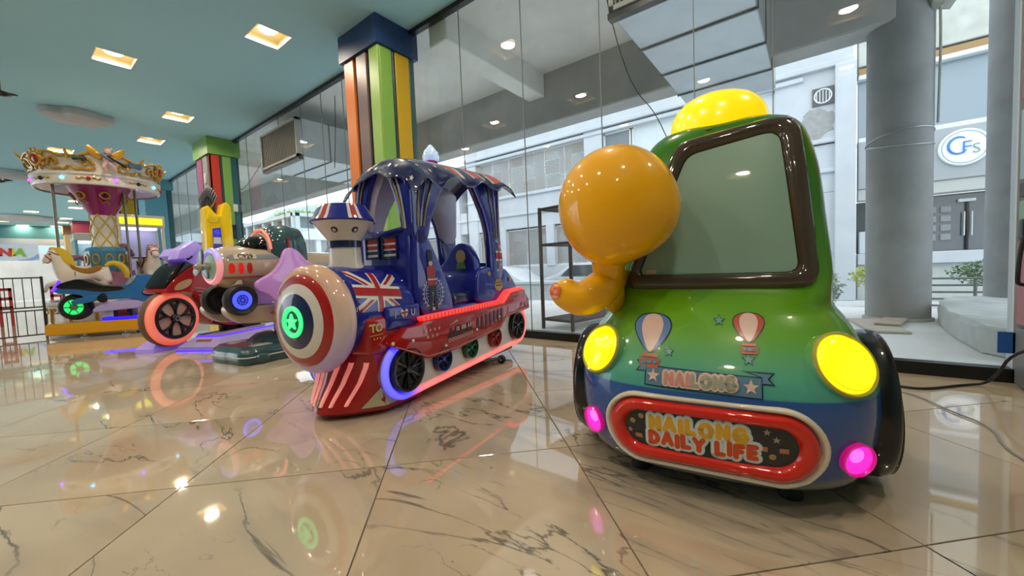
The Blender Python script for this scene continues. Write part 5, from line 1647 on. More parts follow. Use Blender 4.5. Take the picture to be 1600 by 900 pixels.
decal('number_plate', flat_polys([[(-.38, 1.015), (-.19, 1.018), (-.19, 1.062), (-.38, 1.058)]]), mat('print_tan', 'cbb89c', rough=.3), pl, FB, .004)
lettering('C929', .055, (-.285, 1.037), M_BLKP, pl, FB, .0055, offset=.002, sp=1.1)
for i in range(3):
    u = -.43 + i*.072
    decal('red_lamp', flat_polys([smooth_poly([(u, .875), (u + .045, .875), (u + .045, .975), (u, .975)], 1)]), mat('red_lamp_glow', 'a01818', rough=.3, emit='ff2018', es=(.35, .45, .1)[i]), pl, FB, .004)
decal('red_stripe', flat_polys([[(-.46, .825), (-.10, .83), (.1, .845), (-.1, .85), (-.46, .845)]]), mat('stripe_brick', 'a85a4a', rough=.3), pl, FB, .003)
# canopy and hood
build('windscreen', loft([fsec(-.29, 1.13, .02, .01), fsec(-.24, 1.14, .11, .05), fsec(-.16, 1.15, .16, .095), fsec(-.06, 1.15, .175, .12), fsec(-.04, 1.15, .175, .12)]), gloss('canopy_black', '15110f', rough=.08), pl)
build('canopy_rim', xf(torus(.185, .018, 40, 8, 'x'), Matrix.Translation((-.04, 0, 1.10))), M_BEI, pl)
hood = []
for k, (u, zc, ry, rz) in enumerate(((-.02, 1.10, .20, .215), (.03, 1.12, .225, .25), (.20, 1.13, .23, .26), (.32, 1.12, .225, .25), (.36, 1.10, .20, .21))):
    hood.append([(u, ry*math.copysign(abs(cos(pi*q/24))**.75, cos(pi*q/24)), zc + rz*sin(pi*q/24)**.75) for q in range(25)] + [(u, -ry, .80), (u, ry, .80)])
build('hood', loft(hood), M_TEAL, pl, smooth=50)
pp = [(-.032, .200*cos(pi*q/12), 1.115 + (.205 + .016*(q % 2))*sin(pi*q/12)) for q in range(0, 13)]
build('hood_light', tube(smooth_poly(pp, 1, False), .013, 8), mat('hood_light', 'ff9080', emit='ff6a5c', es=.9), pl)
build('hood_mark', box(.12, -.243, 1.12, .14, -.236, 1.24), M_TRED, pl, smooth=0)
# lilac wing toward the viewer (wavy outline)
wing = [(.08, 1.13), (.17, 1.09), (.24, .99), (.36, .93), (.50, .88), (.46, .76), (.30, .62), (.12, .46), (.02, .36), (-.09, .40), (-.09, .56), (-.16, .66), (-.27, .70), (-.29, .78), (-.20, .83), (-.10, .88), (-.02, .99), (.02, 1.10)]
build('wing', puffy(wing, -.36, -.30, .022, 3, 2), M_PINKW, pl)
build('wing', puffy([(x, z) for x, z in wing], .26, .31, .022, 3, 2), M_PINKW, pl)
build('wing_root', ellipsoid((.05, -.28, .80), (.16, .08, .14), 20, 12), M_BEI, pl)
# landing floats and wheels
for v, du, dz in ((-.20, 0, 0), (.22, -.02, 0)):
    build('float', puffy([(-.50, .52), (-.44, .44), (-.32, .37), (.35, .35), (.45, .45), (.42, .53), (-.3, .54), (-.46, .60)], v - .02, v + .11, .03, 3, 1), M_BEI, pl)
    build('float_stripe', box(-.10, v - .024, .455, .25, v - .02, .475), mat('stripe_rose', '9c6a70', rough=.3), pl, smooth=0)
    w = build('wheel', lathe([(.0001, -.02), (.10, -.03), (.13, -.055), (.145, -.03), (.15, .0), (.145, .03), (.12, .05), (.0001, .04)], 40, 'y', (-.385, v - .06, .62)), M_BLK2, pl)
    build('wheel_disc', lathe([(.0001, 0), (.088, 0)], 32, 'y', (-.385, v - .094, .62)), mat('blue_wheel_glow', '5a6aff', emit='3a48ff', es=1.3) if v < 0 else M_BLK2, w)
    tyf = lathe([(.086, -.03), (.10, -.038), (.13, -.055)], 40, 'y', (-.385, v - .06, .62))
    spk = MB()
    for i in range(10):
        a = 2*pi*i/10
        spk.add(tube([(-.385 + .012*cos(a), v - .099, .62 + .012*sin(a)), (-.385 + .045*cos(a), v - .099, .62 + .045*sin(a))], .005, 5))
    spk.add(xf(torus(.047, .004, 28, 6, 'y'), Matrix.Translation((-.385, v - .099, .62))))
    build('spokes', spk, M_BLK2, w)
build('wheel_strut', tube([(-.385, -.2, .62), (-.36, -.12, .75), (-.3, -.05, .85)], .03, 10), M_BEI, pl)
build('wheel_fairing', puffy([(-.44, .70), (-.36, .66), (-.33, .80), (-.36, .82)], -.23, -.18, .01, 2), M_BEI, pl)

# ================================================================== RED MOTORBIKE RIDE
rb_ = thing('motorbike_ride', (1.6, 6.4, 0), 29, 'red toy motorbike ride with a big pink-lit front wheel on a violet-lit base', 'kiddie ride')
M_RB = gloss('bike_red', 'a01018', coat=1)
M_LILL = mat('lilac_plastic', 'b7a2e0', rough=.35, coat=.5, emit='6a3cff', es=.18)
# base: long wedge toward the viewer
bp = [(-.55, -.79), (-.55, -.25), (1.4, -.25), (1.4, -.79)]
M_VIO = mat('violet_edge_light', '6a3cff', emit='4a28ff', es=1.2)
def wedge(z, k): return [(-.55 + (1 - k)*.4 if x < 0 else 1.4, -.52 + (y + .52)*k, z) for x, y in bp]
build('base', loft([wedge(0.0, 1.0), wedge(.05, 1.0), wedge(.15, .62)]), mat('base_lilac', 'a99ad0', rough=.35, coat=.6), rb_, smooth=20)
for pts in ([(-.56, -.80, .012), (1.4, -.80, .012)], [(-.56, -.80, .012), (-.56, -.24, .012)], [(-.40, -.685, .152), (1.4, -.685, .152)], [(-.40, -.685, .152), (-.40, -.355, .152)]):
    build('edge_light', tube(pts, .011, 8), M_VIO, rb_)
ps = MB()
for i in range(14): ps.add(xf(box(-.02, -.02, 0, .02, .02, .002), Matrix.Translation((-.38 + .05*i, -.745, .080 + 0)) @ Matrix.Rotation(radians(45), 4, 'X')))
build('checker_print', ps, mat('print_rust', '8c3a2c', rough=.5), rb_, smooth=0, kind='stuff')
build('base_print', xf(box(-.30, -.035, 0, .35, .035, .002), Matrix.Translation((0, -.735, .095)) @ Matrix.Rotation(radians(45), 4, 'X')), bpy.data.materials['print_rust'], rb_, smooth=0)
build('base_print', xf(box(-.035, -.10, 0, .035, .10, .002), Matrix.Translation((-.478, -.52, .095)) @ Matrix.Rotation(radians(-45), 4, 'Y')), bpy.data.materials['print_rust'], rb_, smooth=0)
# second base shoe under the bike
build('base_shoe', loft([[(-.62, .0, .0), (-.62, .25, .0), (-.2, .25, 0), (-.2, 0, 0)], [(-.62, .0, .04), (-.62, .25, .04), (-.2, .25, .04), (-.2, 0, .04)], [(-.45, .06, .16), (-.45, .2, .16), (-.2, .2, .16), (-.2, .06, .16)]]), M_LILL, rb_, smooth=20)
build('support', [rbox(.10, -.10, .0, .9, .18, .10, .01), rbox(.35, -.02, .1, .55, .1, .45, .01)], M_BLACK, rb_)
# front wheel : tyre lit pink, black alloy
wc = (-.40, -.02, .375)
fwp = [(.245, -.07), (.262, -.078), (.29, -.075), (.315, -.055), (.328, -.02), (.328, .03), (.31, .07), (.26, .085), (.245, .08)]
ft = build('front_wheel', lathe(fwp, 56, 'y', wc), mat('tyre_pink_glow', 'e0a088', rough=.35, coat=.5, emit='ff4038', es=.45), rb_)
build('tread', lathe([(.329, -.03), (.336, -.01), (.336, .03), (.329, .06)], 56, 'y', wc), mat('tread_brown', '6a4a34', rough=.6), ft)
build('rim_ring', lathe([(.205, -.07), (.215, -.085), (.245, -.085), (.250, -.07), (.245, -.05), (.21, -.05)], 56, 'y', wc), M_BLACK, ft)
build('rim_disc', lathe([(.0001, -.048), (.21, -.048)], 40, 'y', wc), mat('rim_cream', 'c9a090', rough=.4), ft)
spk = MB()
for i in range(5):
    a = 2*pi*i/5 + .31
    q = []
    for t, w_ in ((.04, .022), (.12, .03), (.17, .055), (.21, .075)):
        q.append((t, w_))
    for sgn in (-1, 1):
        p = [(.03, 0), (.11, sgn*.012), (.165, sgn*.04), (.212, sgn*.075), (.216, sgn*.045), (.16, sgn*.012), (.11, -sgn*.012)]
        p = rot2(p, a)
        spk.add(prism([(wc[0] + x, wc[2] + z) for x, z in p], wc[1] - .084, wc[1] - .055))
build('spokes', spk, M_BLACK, ft, smooth=0)
build('hub', lathe([(.0001, -.095), (.04, -.093), (.05, -.08), (.05, -.05)], 28, 'y', wc), M_BLACK, ft)
build('hub_ring', lathe([(.022, -.0965), (.029, -.0965)], 24, 'y', wc), M_STEEL, ft)
# body fairing
fair = [(-.56, .70), (-.48, .80), (-.33, .92), (-.18, 1.02), (-.04, 1.03), (.05, .95), (.16, .85), (.35, .80), (.8, .78), (1.0, .85), (1.05, .70), (.9, .45), (.75, .22), (.45, .16), (.12, .22), (.0, .40), (-.06, .55), (-.16, .66), (-.32, .70), (-.48, .68)]
fb = build('fairing', puffy(fair, -.15, .17, .06, 4, 2), M_RB, rb_)
FBT = bvh(fb)
decal('cream_panel', flat_polys([smooth_poly([(-.46, .715), (-.40, .80), (-.27, .845), (-.20, .84), (-.24, .76), (-.36, .715)], 2)]), mat('print_cream2', 'b9976c', rough=.3), rb_, FBT, .003)
for k in range(3):
    build('fairing_stripe', tube(smooth_poly([(-.20 + .03*k, -.158, .73 - .045*k), (-.05 + .03*k, -.16, .715 - .05*k), (.18, -.16, .60 - .07*k)], 2, False), .010, 6), mat('stripe_pinkish', 'b06a64', rough=.3) if k == 0 else bpy.data.materials['stripe_pinkish'], rb_)
build('fairing_edge', tube(smooth_poly([(.18, -.155, .62), (.15, -.158, .50), (.10, -.158, .40), (.0, -.158, .27)], 2, False), .008, 6), bpy.data.materials['stripe_pinkish'], rb_)
build('headlight_shell', puffy([(-.56, .72), (-.50, .83), (-.38, .98), (-.26, 1.07), (-.12, 1.03), (-.20, .98), (-.36, .88)], -.13, .15, .05, 4, 2), gloss('shell_black', '0e0f10', rough=.12), rb_)
# lilac windshield / wings above
build('screen', puffy([(-.34, 1.13), (-.27, 1.22), (-.05, 1.26), (.16, .90), (.13, .74), (-.04, .95), (-.22, 1.05)], -.14, .16, .018, 2, 0), M_LILL, rb_)
build('mirror', puffy([(-.46, 1.08), (-.41, 1.20), (-.20, 1.32), (-.10, 1.24), (-.30, 1.10)], -.24, -.10, .018, 2, 0), M_LILL, rb_)
build('handlebar', tube([(-.26, -.22, 1.12), (-.18, 0, 1.05), (-.26, .22, 1.12)], .018, 8), M_BLACK, rb_)
build('seat', puffy([(.15, .88), (.35, .83), (.8, .83), (1.05, .95), (1.02, .98), (.8, .90), (.4, .90), (.2, .94)], -.12, .14, .03, 3, 1), M_BLK2, rb_)
rwc = (.78, .01, .33)
build('rear_wheel', lathe([(.0001, -.05), (.2, -.06), (.27, -.07), (.29, 0), (.27, .07), (.0001, .06)], 44, 'y', rwc), M_BLK2, rb_)

# ================================================================== BLUE MOTORBIKE RIDE
bb = thing('motorbike_ride', (1.0, 9.0, 0), -30, 'blue toy motorbike ride with a green-lit rear wheel above a yellow base', 'kiddie ride')
M_BB = gloss('bike_blue', '2a68a8', coat=1)
M_YB = gloss('base_yellow', 'd99a1c', rough=.3)
def bsec(z, k): return [(x, y, z) for x, y in ((-.66 + .06*(1-k)*8, -.05 + .3*(1-k)), (-.72 + .06*(1-k)*8, .38), (1.0, .38), (1.0, -.05 + .3*(1-k)))]
build('base', loft([bsec(.06, .96), bsec(.075, 1.0), bsec(.20, 1.0), bsec(.24, .96)]), M_YB, bb, smooth=20)
for u in (-.25, .25, .8):
    build('foot', lathe([(.0001, 0), (.05, 0), (.05, .012), (.02, .02), (.02, .07)], 16, 'z', (u, .05, 0)), M_STEEL, bb)
build('foot', lathe([(.0001, 0), (.05, 0), (.05, .012), (.02, .02), (.02, .07)], 16, 'z', (.3, .33, 0)), M_STEEL, bb)
build('blue_light_bar', rbox(-.02, .0, .245, .62, .30, .29, .008), mat('blue_bar_glow', '2218ff', emit='1c14ff', es=2.2), bb)
for k in range(5): build('bellows_ring', lathe([(.115 + .0*k, .29 + .022*k), (.14 - .006*k, .30 + .022*k), (.115, .312 + .022*k)], 28, 'z', (.24, .12, 0)), mat('bellows_red', '8c3434', rough=.6) if k == 0 else bpy.data.materials['bellows_red'], bb)
brw = (-.30, .0, .485)
w = build('rear_wheel', lathe([(.115, -.06), (.125, -.08), (.165, -.085), (.195, -.05), (.205, 0), (.195, .05), (.15, .08), (.115, .07)], 44, 'y', brw), M_BLK2, bb)
build('wheel_glow', lathe([(.0001, -.055), (.05, -.055), (.055, -.07), (.07, -.075), (.115, -.07)], 36, 'y', brw), mat('green_wheel_glow', '38d880', emit='20e870', es=.9), w)
build('hub', lathe([(.0001, -.095), (.03, -.09), (.045, -.08), (.05, -.06)], 24, 'y', brw), mat('hub_olive', '6a7a5c', rough=.4, metal=.4), w)
for i in range(6):
    a = 2*pi*i/6
    build('spoke', tube([(brw[0] + .045*cos(a), -.078, brw[2] + .045*sin(a)), (brw[0] + .11*cos(a), -.078, brw[2] + .11*sin(a))], .008, 5), mat('spoke_green', '2a8a58', rough=.4) if i == 0 else bpy.data.materials['spoke_green'], w)
body_p = [(-.50, .74), (-.42, .80), (-.15, .78), (.05, .70), (.30, .74), (.42, .93), (.58, .965), (.80, .93), (1.0, .85), (1.0, .55), (.80, .48), (.60, .50), (.45, .58), (.20, .57), (.05, .62), (-.12, .60), (-.20, .68), (-.42, .70)]
build('body', puffy(body_p, -.12, .16, .05, 4, 1), M_BB, bb)
build('swing_arm', puffy([(-.30, .52), (-.10, .54), (.10, .60), (.12, .68), (-.05, .66), (-.30, .60)], -.13, -.08, .015, 2, 1), M_BB, bb)
build('belly_pan', puffy([(-.05, .47), (.15, .56), (.45, .57), (.62, .50), (.55, .42), (.2, .40), (-.1, .38)], -.10, .14, .04, 3, 1), mat('belly_lilac', 'b0a4c4', rough=.4, coat=.4, emit='6040ff', es=.06), bb)
build('seat', puffy([(-.46, .82), (-.38, .87), (-.18, .93), (-.05, .86), (.10, .80), (.34, .78), (.36, .72), (.05, .70), (-.20, .76), (-.44, .78)], -.13, .17, .03, 3, 1), gloss('seat_black', '131314', rough=.3), bb)
build('black_cover', puffy([(-.02, .60), (.10, .72), (.14, .56), (.06, .52)], -.135, -.10, .01, 2, 1), M_BLACK, bb)
build('black_cover', puffy([(.52, .66), (.72, .80), (.95, .82), (.80, .66), (.66, .58)], -.135, -.10, .01, 2, 1), M_BLACK, bb)
build('tail_lamp', tube([(-.50, -.09, .74), (-.42, -.09, .90)], [.028, .02], 10), mat('violet_lamp', '8a40ff', emit='5a20ff', es=1.6), bb)
build('silver_flank', puffy([(.34, .76), (.44, .93), (.52, .95), (.46, .84)], -.135, -.11, .008, 2, 1), M_STEEL, bb)
build('front_wheel', lathe([(.0001, -.05), (.14, -.06), (.19, -.07), (.205, 0), (.19, .07), (.0001, .06)], 40, 'y', (.92, .02, .49)), M_BLK2, bb)
build('column', rbox(.12, .02, .24, .36, .22, .42, .01), M_BLACK, bb)

# ================================================================== CAROUSEL
ca = thing('carousel', (1.28, 10.4, 0), 0, 'small ornate carousel with white and gold crown, magenta cone and cream horses', 'carousel')
ca.scale = (.93, .93, 1.0)
M_IV = gloss('carousel_ivory', 'd9cfc0', coat=.7)
M_GD = gloss('carousel_gold', 'b98a2a', rough=.3, metal=.25)
M_MAG = gloss('carousel_magenta', '9c2f6a', coat=.8)
build('plinth', lathe([(.80, .0), (.84, .01), (.84, .07), (.80, .09)], 56), mat('plinth_grey', '8c8780', rough=.5), ca)
build('drum', lathe([(.80, .09), (.86, .10), (.86, .14), (.84, .16), (.83, .46), (.86, .49), (.87, .52), (.84, .55), (.0001, .56)], 64), M_IV, ca)
for k in range(14):
    a = 2*pi*k/14 + .1
    pts = [(.845*cos(a + d), .845*sin(a + d), z) for d, z in ((-.16, .44), (-.08, .36), (0, .40), (.08, .36), (.16, .44))]
    build('drum_swag', tube(smooth_poly(pts, 2, False), .020, 6), M_GD, ca)
    pts = [(.845*cos(a + .22), .845*sin(a + .22), z) for z in (.44, .34, .24, .18)]
    build('drum_drop', tube(pts, [.03, .022, .028, .012], 8), M_GD, ca)
build('floor_disc', lathe([(.0001, .56), (.80, .56), (.80, .575), (.0001, .575)], 48), mat('disc_pink', 'a8707a', rough=.5), ca)
# column
build('column_base', loft([[(x, y, z) for x, y in circ((0, 0), r, 8)] for r, z in ((.34, .57), (.34, 1.0), (.30, 1.05))]), gloss('column_pink', 'a86478'), ca, smooth=20)
cb = build('column_blue', loft([[(x, y, z) for x, y in circ((0, 0), r, 10)] for r, z in ((.30, 1.05), (.31, 1.42), (.27, 1.48), (.22, 1.50))]), gloss('column_blue', '3f7a96'), ca, smooth=20)
for k in range(10):
    a = 2*pi*(k + .5)/10
    build('column_medallion', xf(torus(.05, .012, 20, 6), aim((.30*cos(a), .30*sin(a), 1.27), (cos(a), sin(a), 0)) @ Matrix.Diagonal((1, 1.7, 1, 1))), M_GD, cb)
cs = build('column_shaft', lathe([(.185, 1.48), (.18, 2.10)], 32), M_IV, ca)
for s in (-1, 1):
    for k in range(6):
        a0 = 2*pi*k/6
        pts = [(.186*cos(a0 + s*t*2.1), .186*sin(a0 + s*t*2.1), 1.49 + .60*t) for t in [i/14 for i in range(15)]]
        build('lattice_strip', tube(pts, .012, 6), mat('lattice_yellow', 'c9ad3a', rough=.4) if 'lattice_yellow' not in bpy.data.materials else bpy.data.materials['lattice_yellow'], cs)
cn = build('cone', lathe([(.17, 2.06), (.20, 2.10), (.46, 2.56), (.50, 2.60)], 48), M_MAG, ca)
for k in range(7):
    a = 2*pi*k/7 + .25
    c = (.385*cos(a), .385*sin(a), 2.40)
    M_ = aim(c, (cos(a), sin(a), -.55))
    o = build('cone_scroll', xf(torus(.062, .018, 24, 6), M_), M_GD, cn)
    build('cone_scroll', xf([*tube([(-.07, -.08, .01), (-.03, -.14, .01), (.03, -.10, .01), (.06, -.16, .01)], .013, 6)], M_), M_GD, cn)
    build('cone_jewel', xf(ellipsoid((0, 0, .01), (.024, .024, .012), 12, 8), M_), M_BLACK if k % 2 else M_TRED, cn)
# rim
build('soffit', lathe([(.46, 2.565), (.80, 2.52), (.86, 2.52)], 64), gloss('soffit_lilac', 'c7b2c9'), ca)
rim = build('rim', lathe([(.84, 2.50), (.875, 2.51), (.885, 2.55), (.875, 2.64), (.90, 2.67), (.90, 2.70), (.86, 2.71)], 72), M_IV, ca)
for k in range(16):
    a = 2*pi*k/16 + .12
    c = (.89*cos(a), .89*sin(a), 2.595)
    col = ('a040ff', '30e070', '60c8ff', '7a50ff')[k % 4]
    nm = 'rim_lamp_' + col
    m = bpy.data.materials.get(nm) or mat(nm, col, emit=col, es=4)
    if k % 2 == 0: build('rim_lamp', ellipsoid(c, (.028, .028, .028), 14, 8), m, rim)
    else:
        build('rim_jewel', ellipsoid(c, (.034, .034, .034), 14, 8), M_BLACK if k % 4 == 1 else M_TRED, rim)
        for s in (-1, 1):
            pts = [(.892*cos(a + s*d), .892*sin(a + s*d), 2.595 + h) for d, h in ((.05, 0), (.09, .02), (.13, -.015), (.18, .01))]
            build('rim_scroll', tube(smooth_poly(pts, 1, False), .012, 6), M_GD, rim)
# crown: ivory parapet leaning outwards with a wavy gold-edged top
def crown_h(a):
    q = (a*6/(2*pi)) % 1.0
    s = abs(q - .5)*2      # 1 at pinnacles between, 0 at centre
    return .235 + .12*(1 - s)**2 - .03*cos(4*pi*q) + .06*max(0, s - .8)*5
NC = 144
V = []; F = []
rows = [(0, 0.86), (.25, .868), (.5, .885), (.75, .91), (1.0, .945)]
for t, r in rows:
    for k in range(NC):
        a = 2*pi*k/NC
        V.append((r*cos(a), r*sin(a), 2.70 + crown_h(a)*t))
for t, r in reversed(rows):
    for k in range(NC):
        a = 2*pi*k/NC
        V.append(((r - .03)*cos(a), (r - .03)*sin(a), 2.70 + crown_h(a)*t))
for i in range(2*len(rows) - 1):
    for k in range(NC): F.append((i*NC + k, i*NC + (k+1) % NC, (i+1)*NC + (k+1) % NC, (i+1)*NC + k))
cw = build('crown', (V, F), M_IV, ca, smooth=50)
build('crown_edge', tube([(.945*cos(2*pi*k/NC), .945*sin(2*pi*k/NC), 2.70 + crown_h(2*pi*k/NC)) for k in range(NC)], .022, 8, closed=True), M_GD, cw)
build('crown_roof', lathe([(.0001, 2.80), (.80, 2.70)], 48), M_IV, ca)
def on_crown(a, t, out=.02):
    h = crown_h(a); r = .86 + .085*t**1.3 + out
    return (r*cos(a), r*sin(a), 2.70 + h*t)
for k in range(6):
    ac = 2*pi*(k + .5)/6
    c = on_crown(ac, .60, .03)
    M_ = aim(c, (cos(ac), sin(ac), -.2))
    if k != 4:
        o = build('crown_medallion', xf(torus(.095, .030, 28, 8), M_), M_GD, cw)
        for q in range(10):
            b = 2*pi*q/10
            build('medallion_petal', xf(ellipsoid((.145*cos(b), .145*sin(b), 0), (.036, .036, .02), 10, 6), M_), M_GD, cw)
        build('crown_jewel', xf(ellipsoid((0, 0, .01), (.065, .065, .03), 20, 10), M_), M_TRED, cw)
    for s in (-1, 1):
        pts = [on_crown(ac + s*d, t) for d, t in ((.17, .35), (.22, .62), (.29, .80), (.35, .60), (.31, .38), (.26, .45), (.28, .55))]
        build('crown_scroll', tube(smooth_poly(pts, 2, False), .021, 6), M_GD, cw)
        pts = [on_crown(ac + s*d, t) for d, t in ((.16, .25), (.26, .12), (.36, .22), (.44, .12), (.50, .35))]
        build('crown_scroll', tube(smooth_poly(pts, 2, False), .018, 6), M_GD, cw)
    ap = 2*pi*k/6
    build('crown_finial', tube([on_crown(ap, .8, .0), on_crown(ap, 1.1, .03), on_crown(ap + .02, 1.35, .05)], [.03, .022, .008], 8), M_GD, cw)
# winged cherub ornament on the crown, front
af = 2*pi*4.5/6 - .0
c = on_crown(af, .62, .05)
MM = aim(c, (cos(af), sin(af), 0)) 
MM = Matrix.Translation(c) @ Matrix.Rotation(af + pi/2, 4, 'Z')      # local -y = outward
ch = build('cherub_body', [xf(ellipsoid((0, -.02, .02), (.055, .05, .085), 16, 10), MM), xf(tube([(-.02, -.03, -.04), (-.05, -.05, -.12), (-.01, -.04, -.2)], [.035, .028, .014], 8), MM), xf(tube([(.03, -.03, -.04), (.08, -.05, -.10), (.11, -.04, -.17)], [.035, .028, .014], 8), MM)], mat('cherub_pink', 'c9a09a', rough=.5), cw)
build('cherub_head', xf(ellipsoid((.02, -.03, .15), (.055, .055, .06), 16, 10), MM), bpy.data.materials['cherub_pink'], cw)
build('cherub_hair', xf(ellipsoid((.03, -.01, .18), (.06, .055, .05), 16, 10), MM), M_GD, cw)
for s in (-1, 1):
    build('cherub_wing', xf(puffy([(0, .06), (s*.10, .16), (s*.26, .26), (s*.24, .12), (s*.14, .03), (0, 0)], .0, .03, .008, 2, 1), MM), M_GD, cw)
build('cherub_sash', xf(tube([(-.07, -.07, .10), (0, -.08, .04), (.09, -.07, .0)], .025, 8), MM), mat('cherub_blue', '5a7a9c', rough=.5), cw)
build('cherub_trumpet', xf(tube([(.0, -.10, .07), (.10, -.10, .0), (.24, -.10, -.08)], [.012, .014, .03], 8), MM), M_BLACK, cw)
for d, colr, sc in ((-.36, '23302c', 1.0), (.42, '3f6486', 1.2)):
    c2 = on_crown(af + d, .80, .04)
    M2 = Matrix.Translation(c2) @ Matrix.Rotation(af + d + pi/2, 4, 'Z')
    build('crown_bow', xf(puffy([(-.09*sc, .05*sc), (0, .02*sc), (.09*sc, .05*sc), (.09*sc, -.05*sc), (0, -.02*sc), (-.09*sc, -.05*sc)], -.02, .02, .012, 2, 2), M2), mat('bow_' + colr, colr, rough=.4), cw)
# posts and horses
M_POST = mat('brass_post', '8f897c', rough=.25, metal=.7)
def horse(ang, z, bodyc, mane, face, label_part, r=.56, scale=1.0):
    """one continuous skinned body per horse; local +x = forward"""
    P0 = [(-.34, 0, .04), (-.22, 0, .04), (0, 0, 0), (.18, 0, .03), (.26, 0, .10), (.29, 0, .22), (.29, 0, .34), (.35, 0, .35), (.42, 0, .25), (.445, 0, .20)]
    E0 = [(i, i+1) for i in range(9)]
    R0 = [.10, .14, .125, .14, .125, .10, .085, .082, .062, .052]
    base = len(P0)
    def leg(root, pts, rs):
        nonlocal P0, E0, R0
        k = len(P0)
        for i, (p, r_) in enumerate(zip(pts, rs)):
            P0.append(p); R0.append(r_)
            E0.append((root if i == 0 else k + i - 1, k + i))
    for s in (-1, 1):
        fx = .16 if s > 0 else .0
        leg(3, [(.26, s*.07, -.12), (.34 + fx*.6, s*.08, -.20 + fx*.3), (.30 + fx, s*.08, -.30 + fx*.4), (.33 + fx, s*.08, -.34 + fx*.4)], [.055, .038, .026, .034])
        leg(1, [(-.30, s*.07, -.12), (-.22, s*.08, -.20), (-.36, s*.08, -.28), (-.30 - .03*s, s*.08, -.42), (-.26 - .03*s, s*.08, -.44)], [.075, .05, .032, .026, .034])
    for s in (-1, 1):
        k = len(P0)
        P0.append((.29, s*.04, .43)); R0.append(.018); E0.append((6, k))
    P0 = [tuple(q*scale for q in p) for p in P0]; R0 = [q*scale for q in R0]
    h = skin('horse', P0, E0, R0, bodyc, ca, sub=2, root=2)
    h.location = (r*cos(ang), r*sin(ang), z)
    h.rotation_euler = (0, 0, face)
    def sub(n, g, m): 
        o = build(n, xf(g, Matrix.Diagonal((scale, scale, scale, 1))), m, h); return o
    sub('mane', puffy([(.33, .46), (.22, .46), (.12, .34), (.07, .16), (.10, .06), (.20, .10), (.25, .24), (.30, .38)], -.075, .075, .03, 3, 1), mane)
    sub('forelock', ellipsoid((.335, 0, .435), (.05, .05, .035), 14, 8), mane)
    sub('tail', tube(smooth_poly([(-.30, 0, .14), (-.38, 0, .20), (-.50, 0, .16), (-.58, 0, .04), (-.58, 0, -.08)], 1, False), [.03, .035, .045, .05, .06, .06, .06, .055, .04, .03], 10), mane)
    sub('saddle', puffy([(-.22, .16), (-.14, .13), (-.02, .10), (.10, .14), (.16, .20), (.14, .10), (.06, .04), (-.05, .0), (-.18, .04), (-.26, .12)], -.125, .125, .03, 3, 1), gloss('saddle_gold_' + label_part, '9c6a1c'))
    sub('saddle_edge', tube(smooth_poly([(-.27, -.13, .14), (-.16, -.135, .05), (-.03, -.135, .0), (.08, -.135, .05), (.17, -.13, .18)], 2, False), .014, 6), gloss('saddle_trim_' + label_part, '4a2418'))
    sub('bridle', torus(.058, .008, 20, 6, 'x', (0, 0, 0)) if False else xf(torus(.068, .008, 20, 6, 'x'), Matrix.Translation((.395, 0, .285)) @ Matrix.Rotation(radians(38), 4, 'Y')), M_TRED)
    sub('bridle', xf(torus(.088, .008, 20, 6, 'x'), Matrix.Translation((.315, 0, .36)) @ Matrix.Rotation(radians(60), 4, 'Y')), M_TRED)
    for s in (-1, 1):
        sub('eye', ellipsoid((.375, s*.078, .350), (.014, .009, .014), 10, 6), M_BLACK)
        sub('nostril', ellipsoid((.462, s*.022, .200), (.007, .007, .007), 8, 5), M_BLACK)
    sub('girth', xf(torus(.128, .010, 28, 6, 'x'), Matrix.Translation((.10, 0, .01))), M_GD)
    return h
M_HW = gloss('horse_cream', 'd6c9b8'); M_HY = gloss('mane_yellow', 'cfae2c'); M_HPk = gloss('mane_pink', 'a8809c')
horse(radians(-130), 1.0, M_HW, M_HY, radians(176), 'a', r=.60, scale=1.0)
horse(radians(-18), 1.10, M_HW, M_HPk, radians(-84), 'b', r=.62, scale=.95)
horse(radians(85), 1.15, gloss('horse_violet', '5a4a86'), M_HPk, radians(10), 'c', r=.55)
for a, r in ((-153, .72), (-48, .42), (-22, .50), (85, .55)):
    build('brass_pole', tube([(r*cos(radians(a)), r*sin(radians(a)), .56), (r*cos(radians(a)), r*sin(radians(a)), 2.56)], .022, 12), M_POST, ca)
build('hand_rail', tube([(.35, -.1, 1.30), (1.0, -.15, 1.30)], .015, 8), M_BLACK, ca)

# ================================================================== YELLOW RIDE, CRANE CABINET, FENCE
yr = thing('yellow_machine', (3.05, 10.52, 0), 0, 'tall bright yellow V-topped machine in front of the green-capped pillar', 'arcade machine')
M_YEL = gloss('machine_yellow', 'ffd400', coat=.6)
vtop = [(-.22, .0), (-.23, 1.5), (-.22, 2.38), (-.15, 2.44), (-.08, 2.34), (-.0, 2.24), (.06, 2.22), (.13, 2.50), (.20, 2.54), (.27, 2.45), (.28, 1.4), (.30, .0)]
sh_ = build('shell', bevelled(prism(vtop, -.12, .25), .03, 3), M_YEL, yr)
build('brow', puffy([(-.20, 2.06), (-.02, 2.06), (.06, 2.22), (-.05, 2.20), (-.18, 2.34)], -.16, -.11, .015, 2), M_YEL, yr)
scf = build('screen_frame', bevelled([*prism([(-.17, 1.20), (-.15, 1.98), (.06, 2.02), (.08, 1.20)], -.15, -.11)], .01, 2), gloss('machine_yellow_dark', 'f0c400'), yr)
build('screen', prism([(-.135, 1.24), (-.12, 1.93), (.035, 1.96), (.05, 1.24)], -.16, -.145), mat('screen_dark', '2a2548', rough=.2, emit='4a3ce0', es=.25), scf, smooth=0)
